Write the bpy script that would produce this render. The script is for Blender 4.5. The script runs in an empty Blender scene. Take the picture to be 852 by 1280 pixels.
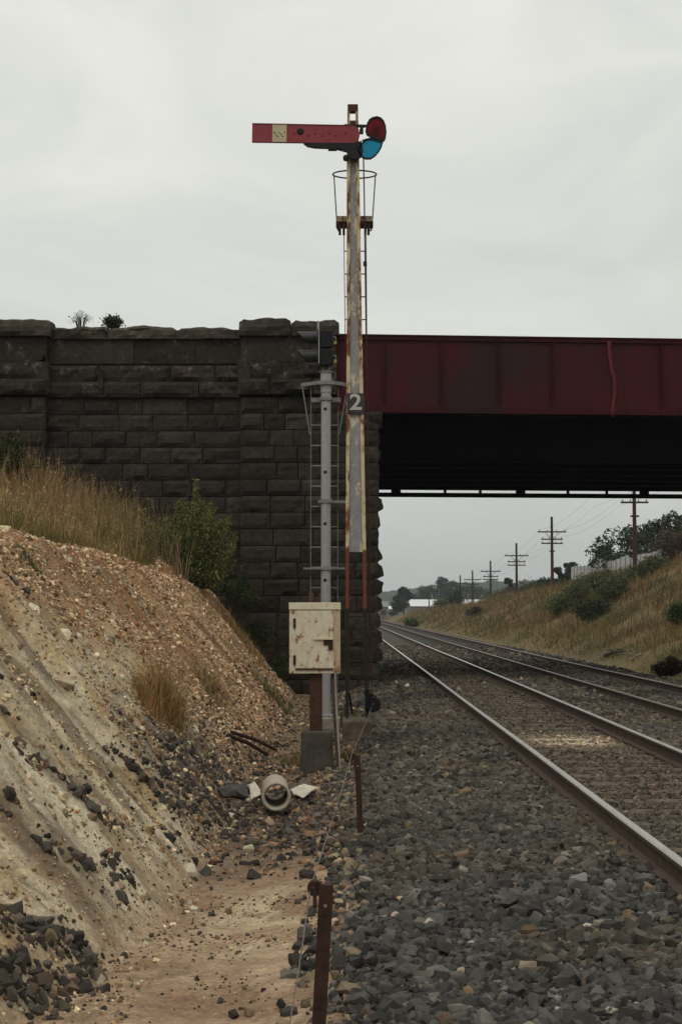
import bpy, bmesh, math, random
import numpy as np
from mathutils import Vector, Matrix

random.seed(7)
RNG = np.random.default_rng(11)
SC = bpy.context.scene
COL = SC.collection
PI = math.pi

# ------------------------------------------------------------------ camera
CAM = Vector((0.0, 0.0, 1.55))
FPX = 1764.0
PITCH = math.atan(126 / FPX)
YAW = math.atan(7 / FPX)
cd = bpy.data.cameras.new('camera')
cam = bpy.data.objects.new('camera', cd)
COL.objects.link(cam)
cam.location = CAM
cam.rotation_euler = (PI / 2 + PITCH, 0, YAW)
cd.sensor_width = 36
cd.sensor_height = 36
cd.sensor_fit = 'AUTO'
cd.lens = FPX / 1280 * 36
cd.clip_end = 9000
cd.clip_start = 0.05
SC.camera = cam
ROT = cam.rotation_euler.to_matrix()


def ray(px, py):
    d = ROT @ Vector(((px - 426) / FPX, -(py - 640) / FPX, -1))
    return d.normalized()


def at(px, py, Y):
    """point on the plane y = Y seen at photo pixel (px, py)"""
    d = ray(px, py)
    t = Y / d.y
    return CAM + d * t


def xz(px, py, Y):
    p = at(px, py, Y)
    return p.x, p.z


# ------------------------------------------------------------------ noise
def _hash(i, j, s):
    i = i.astype(np.int64)
    j = j.astype(np.int64)
    h = (i * 374761393 + j * 668265263 + s * 974634777) & 0xFFFFFFFF
    h = ((h ^ (h >> 13)) * 1274126177) & 0xFFFFFFFF
    h = (h ^ (h >> 16)) & 0xFFFFFFFF
    return h / 4294967295.0


def vnoise(x, y, s=0):
    x = np.asarray(x, float)
    y = np.asarray(y, float)
    xi = np.floor(x)
    yi = np.floor(y)
    fx = x - xi
    fy = y - yi
    u = fx * fx * (3 - 2 * fx)
    v = fy * fy * (3 - 2 * fy)
    a = _hash(xi, yi, s)
    b = _hash(xi + 1, yi, s)
    c = _hash(xi, yi + 1, s)
    d = _hash(xi + 1, yi + 1, s)
    return (a + (b - a) * u) * (1 - v) + (c + (d - c) * u) * v


def fbm(x, y, s=0, o=4):
    t = 0
    a = 0.5
    n = 0
    for k in range(o):
        t = t + a * vnoise(x * 2 ** k, y * 2 ** k, s + k * 17)
        n += a
        a *= 0.5
    return t / n


def sstep(a, b, x):
    t = np.clip((np.asarray(x, float) - a) / (b - a), 0, 1)
    return t * t * (3 - 2 * t)


# ------------------------------------------------------------------ terrain height
def bank_s(X, Y):
    """distance left of the toe of the cutting"""
    toe = -1.2 + 0.25 * (vnoise(Y * 0.25, Y * 0 + 3.3, 5) - 0.5) - 0.45 * sstep(10, 6, Y)
    return toe - X


TOPY = [0, 60, 100, 150, 183, 213, 274, 330, 450, 800, 5000]
TOPZ = [5.6, 5.6, 5.0, 3.9, 3.6, 2.9, 2.2, 1.7, 1.1, 0.6, 0.0]


def H(X, Y, fine=True):
    X = np.asarray(X, float)
    Y = np.asarray(Y, float)
    X, Y = np.broadcast_arrays(X, Y)
    # --- left cutting
    s = bank_s(X, Y)
    sp = np.maximum(s, 0)
    g = 1.2
    crest = 2.46 - 0.28 * sstep(18, 34, Y) + 0.25 * (vnoise(Y * 0.35, Y * 0, 21) - 0.5)
    lin = g * sp
    lin = lin * sstep(-0.25, 0.35, sp + 0.12)
    ctop = crest + 0.32
    over = np.maximum(lin - ctop, 0) / g
    up = ctop + 0.34 * over + 0.75 * sstep(28.5, 33.5, Y) * sstep(0, 0.8, over)
    left = np.where(lin < ctop, lin, up)
    left = np.where(left > 4.7, 4.7 + (left - 4.7) * 0.04, left)
    onb = sstep(0.1, 0.8, sp) * sstep(0, 1.2, ctop + 0.5 - lin)
    if fine:
        gul = fbm(Y * 0.9 + 0.18 * X, X * 0.22, 31, 3) - 0.5
        gul2 = fbm(Y * 3.2 + 0.5 * X, X * 0.8, 41, 3) - 0.5
        left = left + onb * (0.55 * gul + 0.18 * gul2) + sstep(3.0, 4.5, sp) * 0.3 * (fbm(X * 0.8, Y * 0.8, 9, 3) - 0.5)
        left = left + onb * 0.07 * (fbm(X * 7, Y * 7, 13, 3) - 0.5)
        ril = 1 - np.abs(fbm(Y * 2.1 + 0.5 * X, X * 0.25, 16, 3) - 0.5) * 4
        left = left - onb * 0.17 * np.maximum(ril, 0) ** 3 * sstep(2.7, 1.7, sp)
    zl = -0.46 + left
    # --- ditch and ballast
    xs = [-1.3, -0.75, -0.2, 0.12, 0.5, 1.25, 1.7, 8.0, 8.6, 9.6, 11.0, 11.4]
    zs = [-0.46, -0.5, -0.44, -0.36, -0.27, -0.205, -0.19, -0.2, -0.32, -0.52, -0.66, -0.64]
    zr = np.interp(X, xs, zs)
    # the ditch floor dips a little towards the camera and is humped round the pipe
    dm = sstep(-1.6, -1.0, X) * sstep(0.1, -0.3, X)
    zr = zr + dm * 0.06 * sstep(11, 14, Y) * (fbm(X * 2, Y * 2, 3, 3) * 2 - 0.6)
    bt = sstep(-0.25, 0.1, X) * sstep(9.0, 8.4, X)
    if fine:
        zr = zr + bt * 0.05 * (fbm(X * 2.2, Y * 1.6, 8, 3) - 0.5) * np.where((X > 1.75), 0.35, 1.4)
        zr = zr + dm * 0.03 * (fbm(X * 5, Y * 5, 18, 3) - 0.5)
    # --- right bank
    r = np.maximum(X - 11.3, 0)
    top = np.interp(Y, TOPY, TOPZ)
    slope = 0.49 * r
    k = 0.6
    hh = np.clip(0.5 + 0.5 * (slope - (top + 0.4)) / k, 0, 1)
    rb = slope * (1 - hh) + (top + 0.4) * hh - k * hh * (1 - hh)
    rb = rb + 0.16 * np.clip(X - 21, 0, 7) * sstep(215, 150, Y)
    if fine:
        rb = rb + sstep(0.5, 4, r) * (0.9 * (fbm(X * 0.22, Y * 0.12, 77, 4) - 0.5) + 0.25 * (fbm(X * 1.1, Y * 1.1, 78, 3) - 0.5)) * sstep(400, 250, Y)
    z = np.where(s > 0, zl, zr) + np.where(X > 11.3, rb, 0)
    # --- land falls away gently far off
    return z


def Hs(x, y):
    return float(H(np.array([x]), np.array([y]))[0])


def hit(px, py, t0=4.0, t1=400.0):
    """point of the ground seen at a photo pixel"""
    d = ray(px, py)
    ts = np.geomspace(t0, t1, 320)
    for _ in range(2):
        X = CAM.x + d.x * ts
        Y = CAM.y + d.y * ts
        Z = CAM.z + d.z * ts
        below = Z < H(X, Y)
        k = int(np.argmax(below)) if below.any() else len(ts) - 1
        ts = np.linspace(ts[max(k - 1, 0)], ts[k], 16)
    t = ts[-1] if not below.any() else float(ts[min(8, len(ts) - 1)])
    x, y = CAM.x + d.x * t, CAM.y + d.y * t
    return Vector((x, y, Hs(x, y)))


def hits(pxs, pys, t0=4.5, t1=60.0):
    """the same for many pixels at once, as an (n, 3) array"""
    D = np.array([ray(a, b)[:] for a, b in zip(pxs, pys)])
    lo = np.full(len(D), t0)
    ts = np.geomspace(t0, t1, 260)
    done = np.zeros(len(D), bool)
    res = np.full(len(D), t1)
    for t in ts:
        z = CAM.z + D[:, 2] * t
        n = (~done) & (z < H(D[:, 0] * t, D[:, 1] * t))
        res[n] = t
        done |= n
    X, Y = D[:, 0] * res, D[:, 1] * res
    return np.stack([X, Y, H(X, Y)], 1)


# ------------------------------------------------------------------ object helpers
def props(o, label=None, cat=None, group=None, kind=None):
    if label:
        o['label'] = label
    if cat:
        o['category'] = cat
    if group:
        o['group'] = group
    if kind:
        o['kind'] = kind
    return o


def thing(name, label, cat, loc=(0, 0, 0), rotz=0.0, group=None):
    o = bpy.data.objects.new(name, None)
    COL.objects.link(o)
    o.location = loc
    o.rotation_euler = (0, 0, rotz)
    o.empty_display_size = 0.2
    return props(o, label, cat, group)


class MB:
    def __init__(self):
        self.v = []
        self.f = []
        self.m = []

    def add(self, vs, fs, mi=0):
        b = len(self.v)
        self.v += [tuple(p) for p in vs]
        self.f += [tuple(b + i for i in f) for f in fs]
        self.m += [mi] * len(fs)
        return self

    def box(self, a, b, mi=0):
        x0, y0, z0 = [min(p, q) for p, q in zip(a, b)]
        x1, y1, z1 = [max(p, q) for p, q in zip(a, b)]
        vs = [(x0, y0, z0), (x1, y0, z0), (x1, y1, z0), (x0, y1, z0), (x0, y0, z1), (x1, y0, z1), (x1, y1, z1), (x0, y1, z1)]
        fs = [(0, 3, 2, 1), (4, 5, 6, 7), (0, 1, 5, 4), (1, 2, 6, 5), (2, 3, 7, 6), (3, 0, 4, 7)]
        return self.add(vs, fs, mi)

    def bar(self, p, q, w, d, mi=0, up=None):
        """rectangular bar from p to q, w across, d deep"""
        p = Vector(p)
        q = Vector(q)
        t = (q - p).normalized()
        u = Vector((0, 1, 0)) if up is None else Vector(up)
        if abs(t.dot(u)) > 0.98:
            u = Vector((1, 0, 0))
        s = t.cross(u).normalized()
        u = s.cross(t).normalized()
        vs = []
        for c in (p, q):
            for a, b in ((-1, -1), (1, -1), (1, 1), (-1, 1)):
                vs.append(c + s * (a * w / 2) + u * (b * d / 2))
        fs = [(0, 3, 2, 1), (4, 5, 6, 7), (0, 1, 5, 4), (1, 2, 6, 5), (2, 3, 7, 6), (3, 0, 4, 7)]
        return self.add(vs, fs, mi)

    def tube(self, pts, r, n=8, mi=0, closed=False, caps=True):
        pts = [Vector(p) for p in pts]
        rs = r if isinstance(r, (list, tuple)) else [r] * len(pts)
        vs = []
        m = len(pts)
        prev = None
        for i, p in enumerate(pts):
            a = pts[(i - 1) % m] if (closed or i > 0) else p
            b = pts[(i + 1) % m] if (closed or i < m - 1) else p
            t = (b - a)
            t = t.normalized() if t.length > 1e-9 else Vector((0, 0, 1))
            if prev is None:
                u = Vector((0, 0, 1)) if abs(t.z) < 0.9 else Vector((1, 0, 0))
            else:
                u = prev
            u = (u - t * u.dot(t)).normalized()
            prev = u
            w = t.cross(u)
            for k in range(n):
                an = 2 * PI * k / n
                vs.append(p + (u * math.cos(an) + w * math.sin(an)) * rs[i])
        fs = []
        for i in range(m if closed else m - 1):
            j = (i + 1) % m
            for k in range(n):
                l = (k + 1) % n
                fs.append((i * n + k, i * n + l, j * n + l, j * n + k))
        if caps and not closed:
            fs.append(tuple(range(n - 1, -1, -1)))
            fs.append(tuple((m - 1) * n + k for k in range(n)))
        return self.add(vs, fs, mi)

    def lathe(self, prof, c=(0, 0, 0), n=20, axis='z', mi=0):
        """prof: list of (radius, height)"""
        vs = []
        for r, h in prof:
            for k in range(n):
                a = 2 * PI * k / n
                x, y = r * math.cos(a), r * math.sin(a)
                if axis == 'z':
                    v = (c[0] + x, c[1] + y, c[2] + h)
                elif axis == 'y':
                    v = (c[0] + x, c[1] + h, c[2] + y)
                else:
                    v = (c[0] + h, c[1] + x, c[2] + y)
                vs.append(v)
        fs = []
        for i in range(len(prof) - 1):
            for k in range(n):
                l = (k + 1) % n
                fs.append((i * n + k, i * n + l, (i + 1) * n + l, (i + 1) * n + k))
        return self.add(vs, fs, mi)

    def prism(self, poly, y0, y1, mi=0):
        """poly in (x, z), extruded from y0 to y1"""
        n = len(poly)
        vs = [(x, y0, z) for x, z in poly] + [(x, y1, z) for x, z in poly]
        fs = [tuple(range(n)), tuple(range(2 * n - 1, n - 1, -1))]
        for i in range(n):
            j = (i + 1) % n
            fs.append((i, n + i, n + j, j))
        return self.add(vs, fs, mi)

    def build(self, name, mats, parent=None, smooth=False, bevel=0.0, cols=None):
        me = bpy.data.meshes.new(name)
        me.from_pydata(self.v, [], self.f)
        if not isinstance(mats, (list, tuple)):
            mats = [mats]
        for m in mats:
            me.materials.append(m)
        me.polygons.foreach_set('material_index', self.m)
        bm = bmesh.new()
        bm.from_mesh(me)
        bmesh.ops.recalc_face_normals(bm, faces=bm.faces)
        bm.to_mesh(me)
        bm.free()
        if smooth:
            me.polygons.foreach_set('use_smooth', [True] * len(me.polygons))
            try:
                me.set_sharp_from_angle(angle=math.radians(40))
            except Exception:
                pass
        o = bpy.data.objects.new(name, me)
        COL.objects.link(o)
        if parent is not None:
            o.parent = parent
        if bevel:
            b = o.modifiers.new('bevel', 'BEVEL')
            b.width = bevel
            b.segments = 2
            b.limit_method = 'ANGLE'
        return o


def np_mesh(name, V, F, mat, cols=None, parent=None, smooth=False):
    """V (n,3), F (m,k) arrays; cols (n,3) per vertex"""
    me = bpy.data.meshes.new(name)
    n, (m, k) = len(V), F.shape
    me.vertices.add(n)
    me.vertices.foreach_set('co', np.ascontiguousarray(V, np.float32).ravel())
    me.loops.add(m * k)
    me.loops.foreach_set('vertex_index', np.ascontiguousarray(F, np.int32).ravel())
    me.polygons.add(m)
    me.polygons.foreach_set('loop_start', np.arange(0, m * k, k, dtype=np.int32))
    me.polygons.foreach_set('loop_total', np.full(m, k, np.int32))
    me.polygons.foreach_set('use_smooth', np.full(m, smooth, bool))
    me.update(calc_edges=True)
    if cols is not None:
        ca = me.color_attributes.new('Col', 'FLOAT_COLOR', 'POINT')
        c4 = np.ones((n, 4), np.float32)
        c4[:, :3] = cols
        ca.data.foreach_set('color', c4.ravel())
    me.materials.append(mat)
    o = bpy.data.objects.new(name, me)
    COL.objects.link(o)
    if parent is not None:
        o.parent = parent
    return o


# ------------------------------------------------------------------ materials
class NT:
    def __init__(self, name):
        self.mat = bpy.data.materials.new(name)
        self.mat.use_nodes = True
        self.t = self.mat.node_tree
        self.t.nodes.clear()
        self.out = self.n('ShaderNodeOutputMaterial')
        self.b = self.n('ShaderNodeBsdfPrincipled')
        self.t.links.new(self.b.outputs[0], self.out.inputs['Surface'])

    def n(self, ty, **kw):
        nd = self.t.nodes.new(ty)
        for k, v in kw.items():
            setattr(nd, k, v)
        return nd

    def l(self, a, b):
        self.t.links.new(a, b)

    def coord(self, kind='Object', scale=(1, 1, 1), rot=(0, 0, 0)):
        tc = self.n('ShaderNodeTexCoord')
        mp = self.n('ShaderNodeMapping')
        mp.inputs['Scale'].default_value = scale
        mp.inputs['Rotation'].default_value = rot
        self.l(tc.outputs[kind], mp.inputs['Vector'])
        return mp.outputs[0]

    def noise(self, vec, scale, detail=4, rough=0.6, dist=0.0):
        nd = self.n('ShaderNodeTexNoise')
        nd.inputs['Scale'].default_value = scale
        nd.inputs['Detail'].default_value = detail
        nd.inputs['Roughness'].default_value = rough
        nd.inputs['Distortion'].default_value = dist
        if vec is not None:
            self.l(vec, nd.inputs['Vector'])
        return nd.outputs['Fac']

    def ramp(self, fac, stops):
        r = self.n('ShaderNodeValToRGB')
        els = r.color_ramp.elements
        while len(els) < len(stops):
            els.new(0.5)
        for e, (p, c) in zip(els, stops):
            e.position = p
            e.color = (*c, 1) if len(c) == 3 else c
        self.l(fac, r.inputs[0])
        return r.outputs[0]

    def mask(self, fac, a, b):
        m = self.n('ShaderNodeMapRange')
        m.inputs['From Min'].default_value = a
        m.inputs['From Max'].default_value = b
        m.clamp = True
        self.l(fac, m.inputs['Value'])
        return m.outputs[0]

    def mix(self, fac, a, b, blend='MIX'):
        m = self.n('ShaderNodeMix', data_type='RGBA', blend_type=blend)
        if isinstance(fac, (int, float)):
            m.inputs[0].default_value = fac
        else:
            self.l(fac, m.inputs[0])
        for s, v in ((m.inputs[6], a), (m.inputs[7], b)):
            if isinstance(v, (tuple, list)):
                s.default_value = (*v, 1) if len(v) == 3 else v
            else:
                self.l(v, s)
        return m.outputs[2]

    def math(self, op, a, b=None):
        m = self.n('ShaderNodeMath', operation=op)
        for i, v in enumerate((a, b)):
            if v is None:
                continue
            if isinstance(v, (int, float)):
                m.inputs[i].default_value = v
            else:
                self.l(v, m.inputs[i])
        return m.outputs[0]

    def bump(self, h, strength=0.4, dist=0.02, prev=None):
        b = self.n('ShaderNodeBump')
        b.inputs['Strength'].default_value = strength
        b.inputs['Distance'].default_value = dist
        self.l(h, b.inputs['Height'])
        if prev is not None:
            self.l(prev, b.inputs['Normal'])
        self.l(b.outputs[0], self.b.inputs['Normal'])
        return b.outputs[0]

    def done(self, col, rough=0.8, metal=0.0, spec=0.3):
        if isinstance(col, (tuple, list)):
            self.b.inputs['Base Color'].default_value = (*col, 1)
        else:
            self.l(col, self.b.inputs['Base Color'])
        if isinstance(rough, (int, float)):
            self.b.inputs['Roughness'].default_value = rough
        else:
            self.l(rough, self.b.inputs['Roughness'])
        self.b.inputs['Metallic'].default_value = metal
        self.b.inputs['Specular IOR Level'].default_value = spec
        return self.mat


def mat_plain(name, col, rough=0.8, var=0.25, scale=12, metal=0.0, bump=0.15, spec=0.3):
    t = NT(name)
    v = t.coord()
    f = t.noise(v, scale, 6, 0.65)
    lo = tuple(c * (1 - var) for c in col)
    hi = tuple(min(1, c * (1 + var)) for c in col)
    c = t.ramp(f, [(0.3, lo), (0.7, hi)])
    t.bump(t.noise(v, scale * 6, 4), bump, 0.01)
    return t.done(c, rough, metal, spec)


def mat_paint(name, paint, rust=(0.13, 0.045, 0.015), cover=0.6, scale=6, streak=(1, 1, 0.25), dirt=0.25, rough=0.6):
    """old paint with rust breaking through in spots and runs"""
    t = NT(name)
    v = t.coord()
    vs = t.coord(scale=streak)
    a = t.noise(v, scale, 8, 0.7)
    b = t.noise(vs, scale * 2.2, 6, 0.7)
    s = t.math('ADD', t.math('MULTIPLY', a, 0.55), t.math('MULTIPLY', b, 0.45))
    m = t.mask(s, cover, cover + 0.035)
    halo = t.mask(s, cover - 0.09, cover + 0.02)
    dn = t.noise(v, scale * 0.7, 5)
    p = t.mix(t.mask(dn, 0.35, 0.75), paint, tuple(c * (1 - dirt) for c in paint))
    stain = tuple(0.5 * p_ + 0.5 * r_ * 2.2 for p_, r_ in zip(paint, rust))
    p = t.mix(t.math('MULTIPLY', halo, 0.7), p, stain)
    rn = t.noise(v, scale * 9, 4)
    rc = t.mix(rn, tuple(c * 0.45 for c in rust), tuple(min(1, c * 1.7) for c in rust))
    c = t.mix(m, p, rc)
    t.bump(t.math('ADD', t.math('MULTIPLY', m, -0.6), t.math('MULTIPLY', rn, 0.5)), 0.35, 0.004)
    return t.done(c, t.mix(m, (rough,) * 3, (0.95,) * 3), 0.0, 0.3)


def mat_attr(name, rough=0.9, var=0.5, scale=8.0, bump=0.4, bscale=30.0, bdist=0.02, spec=0.2, vecscale=(1, 1, 1), trans=0.0):
    """colour of the thing from its own vertex attribute, broken up by noise"""
    t = NT(name)
    at_ = t.n('ShaderNodeAttribute')
    at_.attribute_name = 'Col'
    v = t.coord(scale=vecscale)
    f = t.noise(v, scale, 8, 0.7)
    k = t.ramp(f, [(0.25, (1 - var,) * 3), (0.75, (1 + var,) * 3)])
    c = t.mix(1.0, at_.outputs['Color'], k, 'MULTIPLY')
    if bump:
        t.bump(t.noise(v, bscale, 8, 0.7), bump, bdist)
    m = t.done(c, rough, 0, spec)
    if trans:
        tr = t.n('ShaderNodeBsdfTranslucent')
        t.l(c, tr.inputs['Color'])
        mx = t.n('ShaderNodeMixShader')
        mx.inputs[0].default_value = trans
        t.l(t.b.outputs[0], mx.inputs[1])
        t.l(tr.outputs[0], mx.inputs[2])
        t.l(mx.outputs[0], t.out.inputs['Surface'])
    return m


# ground ---------------------------------------------------------------
M_GROUND = None


def mk_ground():
    t = NT('ground_earth')
    a = t.n('ShaderNodeAttribute')
    a.attribute_name = 'Col'
    v = t.coord()
    f = t.noise(v, 9, 10, 0.72)
    k = t.ramp(f, [(0.28, (0.72,) * 3), (0.72, (1.28,) * 3)])
    c = t.mix(1.0, a.outputs['Color'], k, 'MULTIPLY')
    f3 = t.noise(v, 48, 6, 0.8)
    c = t.mix(1.0, c, t.ramp(f3, [(0.3, (0.68,) * 3), (0.7, (1.32,) * 3)]), 'MULTIPLY')
    vo = t.n('ShaderNodeTexVoronoi')
    vo.inputs['Scale'].default_value = 34
    t.l(v, vo.inputs['Vector'])
    g = t.ramp(vo.outputs['Color'], [(0.0, (0.72,) * 3), (1.0, (1.28,) * 3)])
    c = t.mix(0.8, c, t.mix(1.0, c, g, 'MULTIPLY'))
    n1 = t.bump(t.noise(v, 38, 8, 0.75), 0.45, 0.015)
    t.bump(t.math('SUBTRACT', 1.0, vo.outputs['Distance']), 0.25, 0.01, n1)
    return t.done(c, 0.95, 0, 0.15)


M_GROUND = mk_ground()
M_ROCK = mat_attr('stone', 0.85, 0.4, 14, 0.5, 60, 0.01, 0.3)
M_GRASS = mat_attr('grass_blade', 0.7, 0.15, 3, 0, trans=0.3)
M_LEAF = mat_attr('leaf', 0.6, 0.2, 2, 0, trans=0.25)


def mk_stone():
    t = NT('bluestone')
    v = t.coord()
    f = t.noise(v, 1.1, 8, 0.7)
    f2 = t.noise(v, 9, 10, 0.75)
    c = t.mix(f, (0.022, 0.0178, 0.0138), (0.050, 0.0415, 0.0325))
    k = t.ramp(f2, [(0.3, (0.55,) * 3), (0.7, (1.5,) * 3)])
    c = t.mix(1.0, c, k, 'MULTIPLY')
    at_ = t.n('ShaderNodeAttribute')
    at_.attribute_name = 'Col'
    c = t.mix(1.0, c, at_.outputs['Color'], 'MULTIPLY')
    # lichen blotches, mostly on the weathered parapet courses
    li = t.noise(v, 3.3, 7, 0.72)
    sep = t.n('ShaderNodeSeparateXYZ')
    t.l(t.coord(), sep.inputs[0])
    hi = t.mask(sep.outputs['Z'], 6.7, 8.6)
    m = t.math('MULTIPLY', t.mask(li, 0.56, 0.68), t.math('MULTIPLY', hi, 0.85))
    c = t.mix(m, c, (0.16, 0.135, 0.10))
    m2 = t.math('MULTIPLY', t.mask(t.noise(v, 2.1, 6, 0.7), 0.6, 0.7), t.math('MULTIPLY', hi, 0.5))
    c = t.mix(m2, c, (0.06, 0.06, 0.025))
    n1 = t.bump(f2, 0.7, 0.06)
    t.bump(t.noise(v, 40, 6, 0.7), 0.5, 0.02, n1)
    return t.done(c, 0.95, 0, 0.15)


M_STONE = mk_stone()
M_MORTAR = mat_plain('dark_mortar', (0.018, 0.016, 0.013), 0.95)  # dark mortar backing seen in the joints


def mk_maroon():
    t = NT('maroon_paint')
    v = t.coord()
    sx = t.n('ShaderNodeSeparateXYZ')
    t.l(v, sx.inputs[0])
    # the soot of passing trains lies on the panels left of the middle
    soot = t.math('SUBTRACT', 0.09, t.math('MULTIPLY', t.math('ABSOLUTE', t.math('SUBTRACT', sx.outputs['X'], 3.3)), 0.045))
    f = t.math('ADD', t.noise(v, 0.5, 5, 0.6), soot)
    f2 = t.noise(t.coord(scale=(1, 1, 0.3)), 1.6, 8, 0.7)
    c = t.mix(f2, (0.036, 0.0046, 0.0066), (0.066, 0.0078, 0.011))
    g = t.math('ADD', t.math('MULTIPLY', f, 0.65), t.math('MULTIPLY', f2, 0.35))
    c = t.mix(t.math('MULTIPLY', t.mask(g, 0.48, 0.60), 0.8), c, (0.021, 0.0135, 0.0135))
    run = t.mask(t.noise(t.coord(scale=(1, 1, 0.06)), 5.0, 6, 0.7), 0.52, 0.66)
    c = t.mix(t.math('MULTIPLY', run, 0.45), c, (0.022, 0.010, 0.009))
    r = t.mask(t.noise(t.coord(scale=(1, 1, 0.4)), 4.5, 8, 0.75), 0.60, 0.68)
    c = t.mix(t.math('MULTIPLY', r, 0.6), c, (0.06, 0.018, 0.010))
    t.bump(t.noise(v, 3, 5), 0.15, 0.03)
    return t.done(c, 0.65, 0, 0.12)


M_MAROON = mk_maroon()
M_DARKSTEEL = mat_plain('sooty_shade_steel', (0.0045, 0.0036, 0.0033), 0.95, 0.3, spec=0.05)  # near-black: soot plus the bridge underside's deep shade put into the colour
M_RUST = mat_plain('rusty_iron', (0.062, 0.028, 0.018), 0.9, 0.45, 18, 0, 0.5)
M_DARKRUST = mat_plain('dark_rust', (0.04, 0.019, 0.013), 0.85, 0.45, 20, 0, 0.4)
M_BLACK = mat_plain('black_paint', (0.007, 0.007, 0.0085), 0.5, 0.3, 15, 0, 0.2, 0.2)
M_HOOD = mat_plain('highlit_hood', (0.017, 0.0165, 0.0185), 0.5, 0.25, 15, 0, 0.15, 0.4)  # black paint raised, the hoods' grey top highlights are put into the colour
M_TAR = mat_plain('tarred_iron', (0.02, 0.016, 0.013), 0.9, 0.35, 15, 0, 0.4)
M_GALV = mat_plain('galvanised_steel', (0.30, 0.30, 0.30), 0.5, 0.14, 14, 0.25, 0.1, 0.5)
M_GALV_DULL = mat_plain('dull_galvanised_steel', (0.2, 0.195, 0.185), 0.6, 0.2, 14, 0.2, 0.1)
M_RED = mat_paint('red_enamel', (0.235, 0.028, 0.036), (0.06, 0.02, 0.015), 0.66, 7, dirt=0.2, rough=0.5)
M_CREAMSTRIPE = mat_paint('aged_white_enamel', (0.5, 0.44, 0.28), (0.08, 0.035, 0.02), 0.62, 10)
M_CREAM = mat_paint('cream_paint', (0.66, 0.60, 0.45), (0.17, 0.06, 0.018), 0.557, 7.5, (1, 1, 0.4), 0.16, 0.55)
M_CREAM_LID = mat_paint('cream_lid_paint', (0.66, 0.60, 0.43), (0.17, 0.06, 0.018), 0.59, 7, (1, 1, 0.6), 0.1, 0.55)
M_CREAM_RUSTY = mat_paint('rust_run_paint', (0.52, 0.42, 0.27), (0.19, 0.07, 0.02), 0.52, 5, (1, 1, 0.2), 0.3, 0.7)
M_CONC = mat_plain('weathered_concrete', (0.2, 0.18, 0.145), 0.9, 0.35, 8, 0, 0.5)
M_CONC_DARK = mat_plain('stained_concrete', (0.062, 0.054, 0.043), 0.92, 0.4, 6, 0, 0.5)
M_CONC_BROWN = mat_plain('muddy_concrete', (0.10, 0.075, 0.052), 0.95, 0.45, 5, 0, 0.7)
M_PIPE = mat_plain('concrete_pipe', (0.35, 0.31, 0.245), 0.85, 0.2, 9, 0, 0.25)
M_RAILTOP = mat_plain('worn_rail_top', (0.52, 0.50, 0.47), 0.38, 0.12, 3, 0.75, 0.05, 0.5)
M_RAILTOP2 = mat_plain('dull_rail_top', (0.22, 0.18, 0.165), 0.5, 0.2, 3, 0.4, 0.05, 0.5)
M_RAILSIDE = mat_plain('rail_rust', (0.072, 0.048, 0.036), 0.9, 0.3, 7, 0, 0.3)
M_SLEEPER = mat_plain('old_timber', (0.105, 0.083, 0.06), 0.92, 0.4, 6, 0, 0.6)
M_POLE = mat_plain('reddish_pole_timber', (0.042, 0.02, 0.018), 0.9, 0.3, 5, 0, 0.3)
M_BARK = mat_plain('bark', (0.05, 0.04, 0.03), 0.95, 0.4, 6, 0, 0.6)
M_PAPER = mat_plain('weathered_sheet', (0.5, 0.46, 0.37), 0.8, 0.2, 7, 0, 0.4)
M_GREYSHEET = mat_plain('grey_sheet', (0.065, 0.056, 0.047), 0.85, 0.3, 7, 0, 0.4)
M_BRASS = mat_plain('brass', (0.30, 0.23, 0.12), 0.45, 0.2, 20, 0.6, 0.1)
M_WHITEROOF = mat_plain('pale_roofing', (0.6, 0.62, 0.63), 0.6, 0.08, 0.2, 0, 0.05)
M_BRICK = mat_plain('dull_brick', (0.16, 0.11, 0.085), 0.9, 0.2, 2, 0, 0.2)
M_TINROOF = mat_plain('grey_tin_roof', (0.17, 0.16, 0.145), 0.6, 0.15, 0.8, 0, 0.1)
M_DRYWOOD = mat_plain('bleached_wood', (0.24, 0.2, 0.15), 0.9, 0.3, 6, 0, 0.5)
M_PORCELAIN = mat_plain('insulator_glaze', (0.2, 0.2, 0.2), 0.3, 0.2, 10)
M_GLASS_DARK = mat_plain('dark_glass', (0.02, 0.022, 0.025), 0.2, 0.1, 1, 0, 0.0, 0.5)
M_NUMPLATE = mat_plain('number_plate_black', (0.035, 0.03, 0.028), 0.6, 0.3, 25, 0, 0.2)
M_NUMERAL = mat_plain('numeral_white', (0.42, 0.4, 0.36), 0.6, 0.15, 30, 0, 0.1)


def mk_web():
    """grey steel plate with cream paint flaking off"""
    t = NT('flaking_grey_plate')
    v = t.coord(scale=(1, 1, 0.45))
    f = t.noise(v, 8, 10, 0.75)
    c = t.ramp(t.noise(t.coord(), 14, 6), [(0.3, (0.19, 0.185, 0.185)), (0.7, (0.27, 0.265, 0.265))])
    c = t.mix(t.mask(f, 0.54, 0.59), c, (0.50, 0.44, 0.31))
    c = t.mix(t.mask(t.noise(v, 15, 8, 0.75), 0.66, 0.70), c, (0.09, 0.04, 0.02))
    t.bump(f, 0.3, 0.004)
    return t.done(c, 0.7, 0, 0.3)


M_WEB = mk_web()


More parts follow.
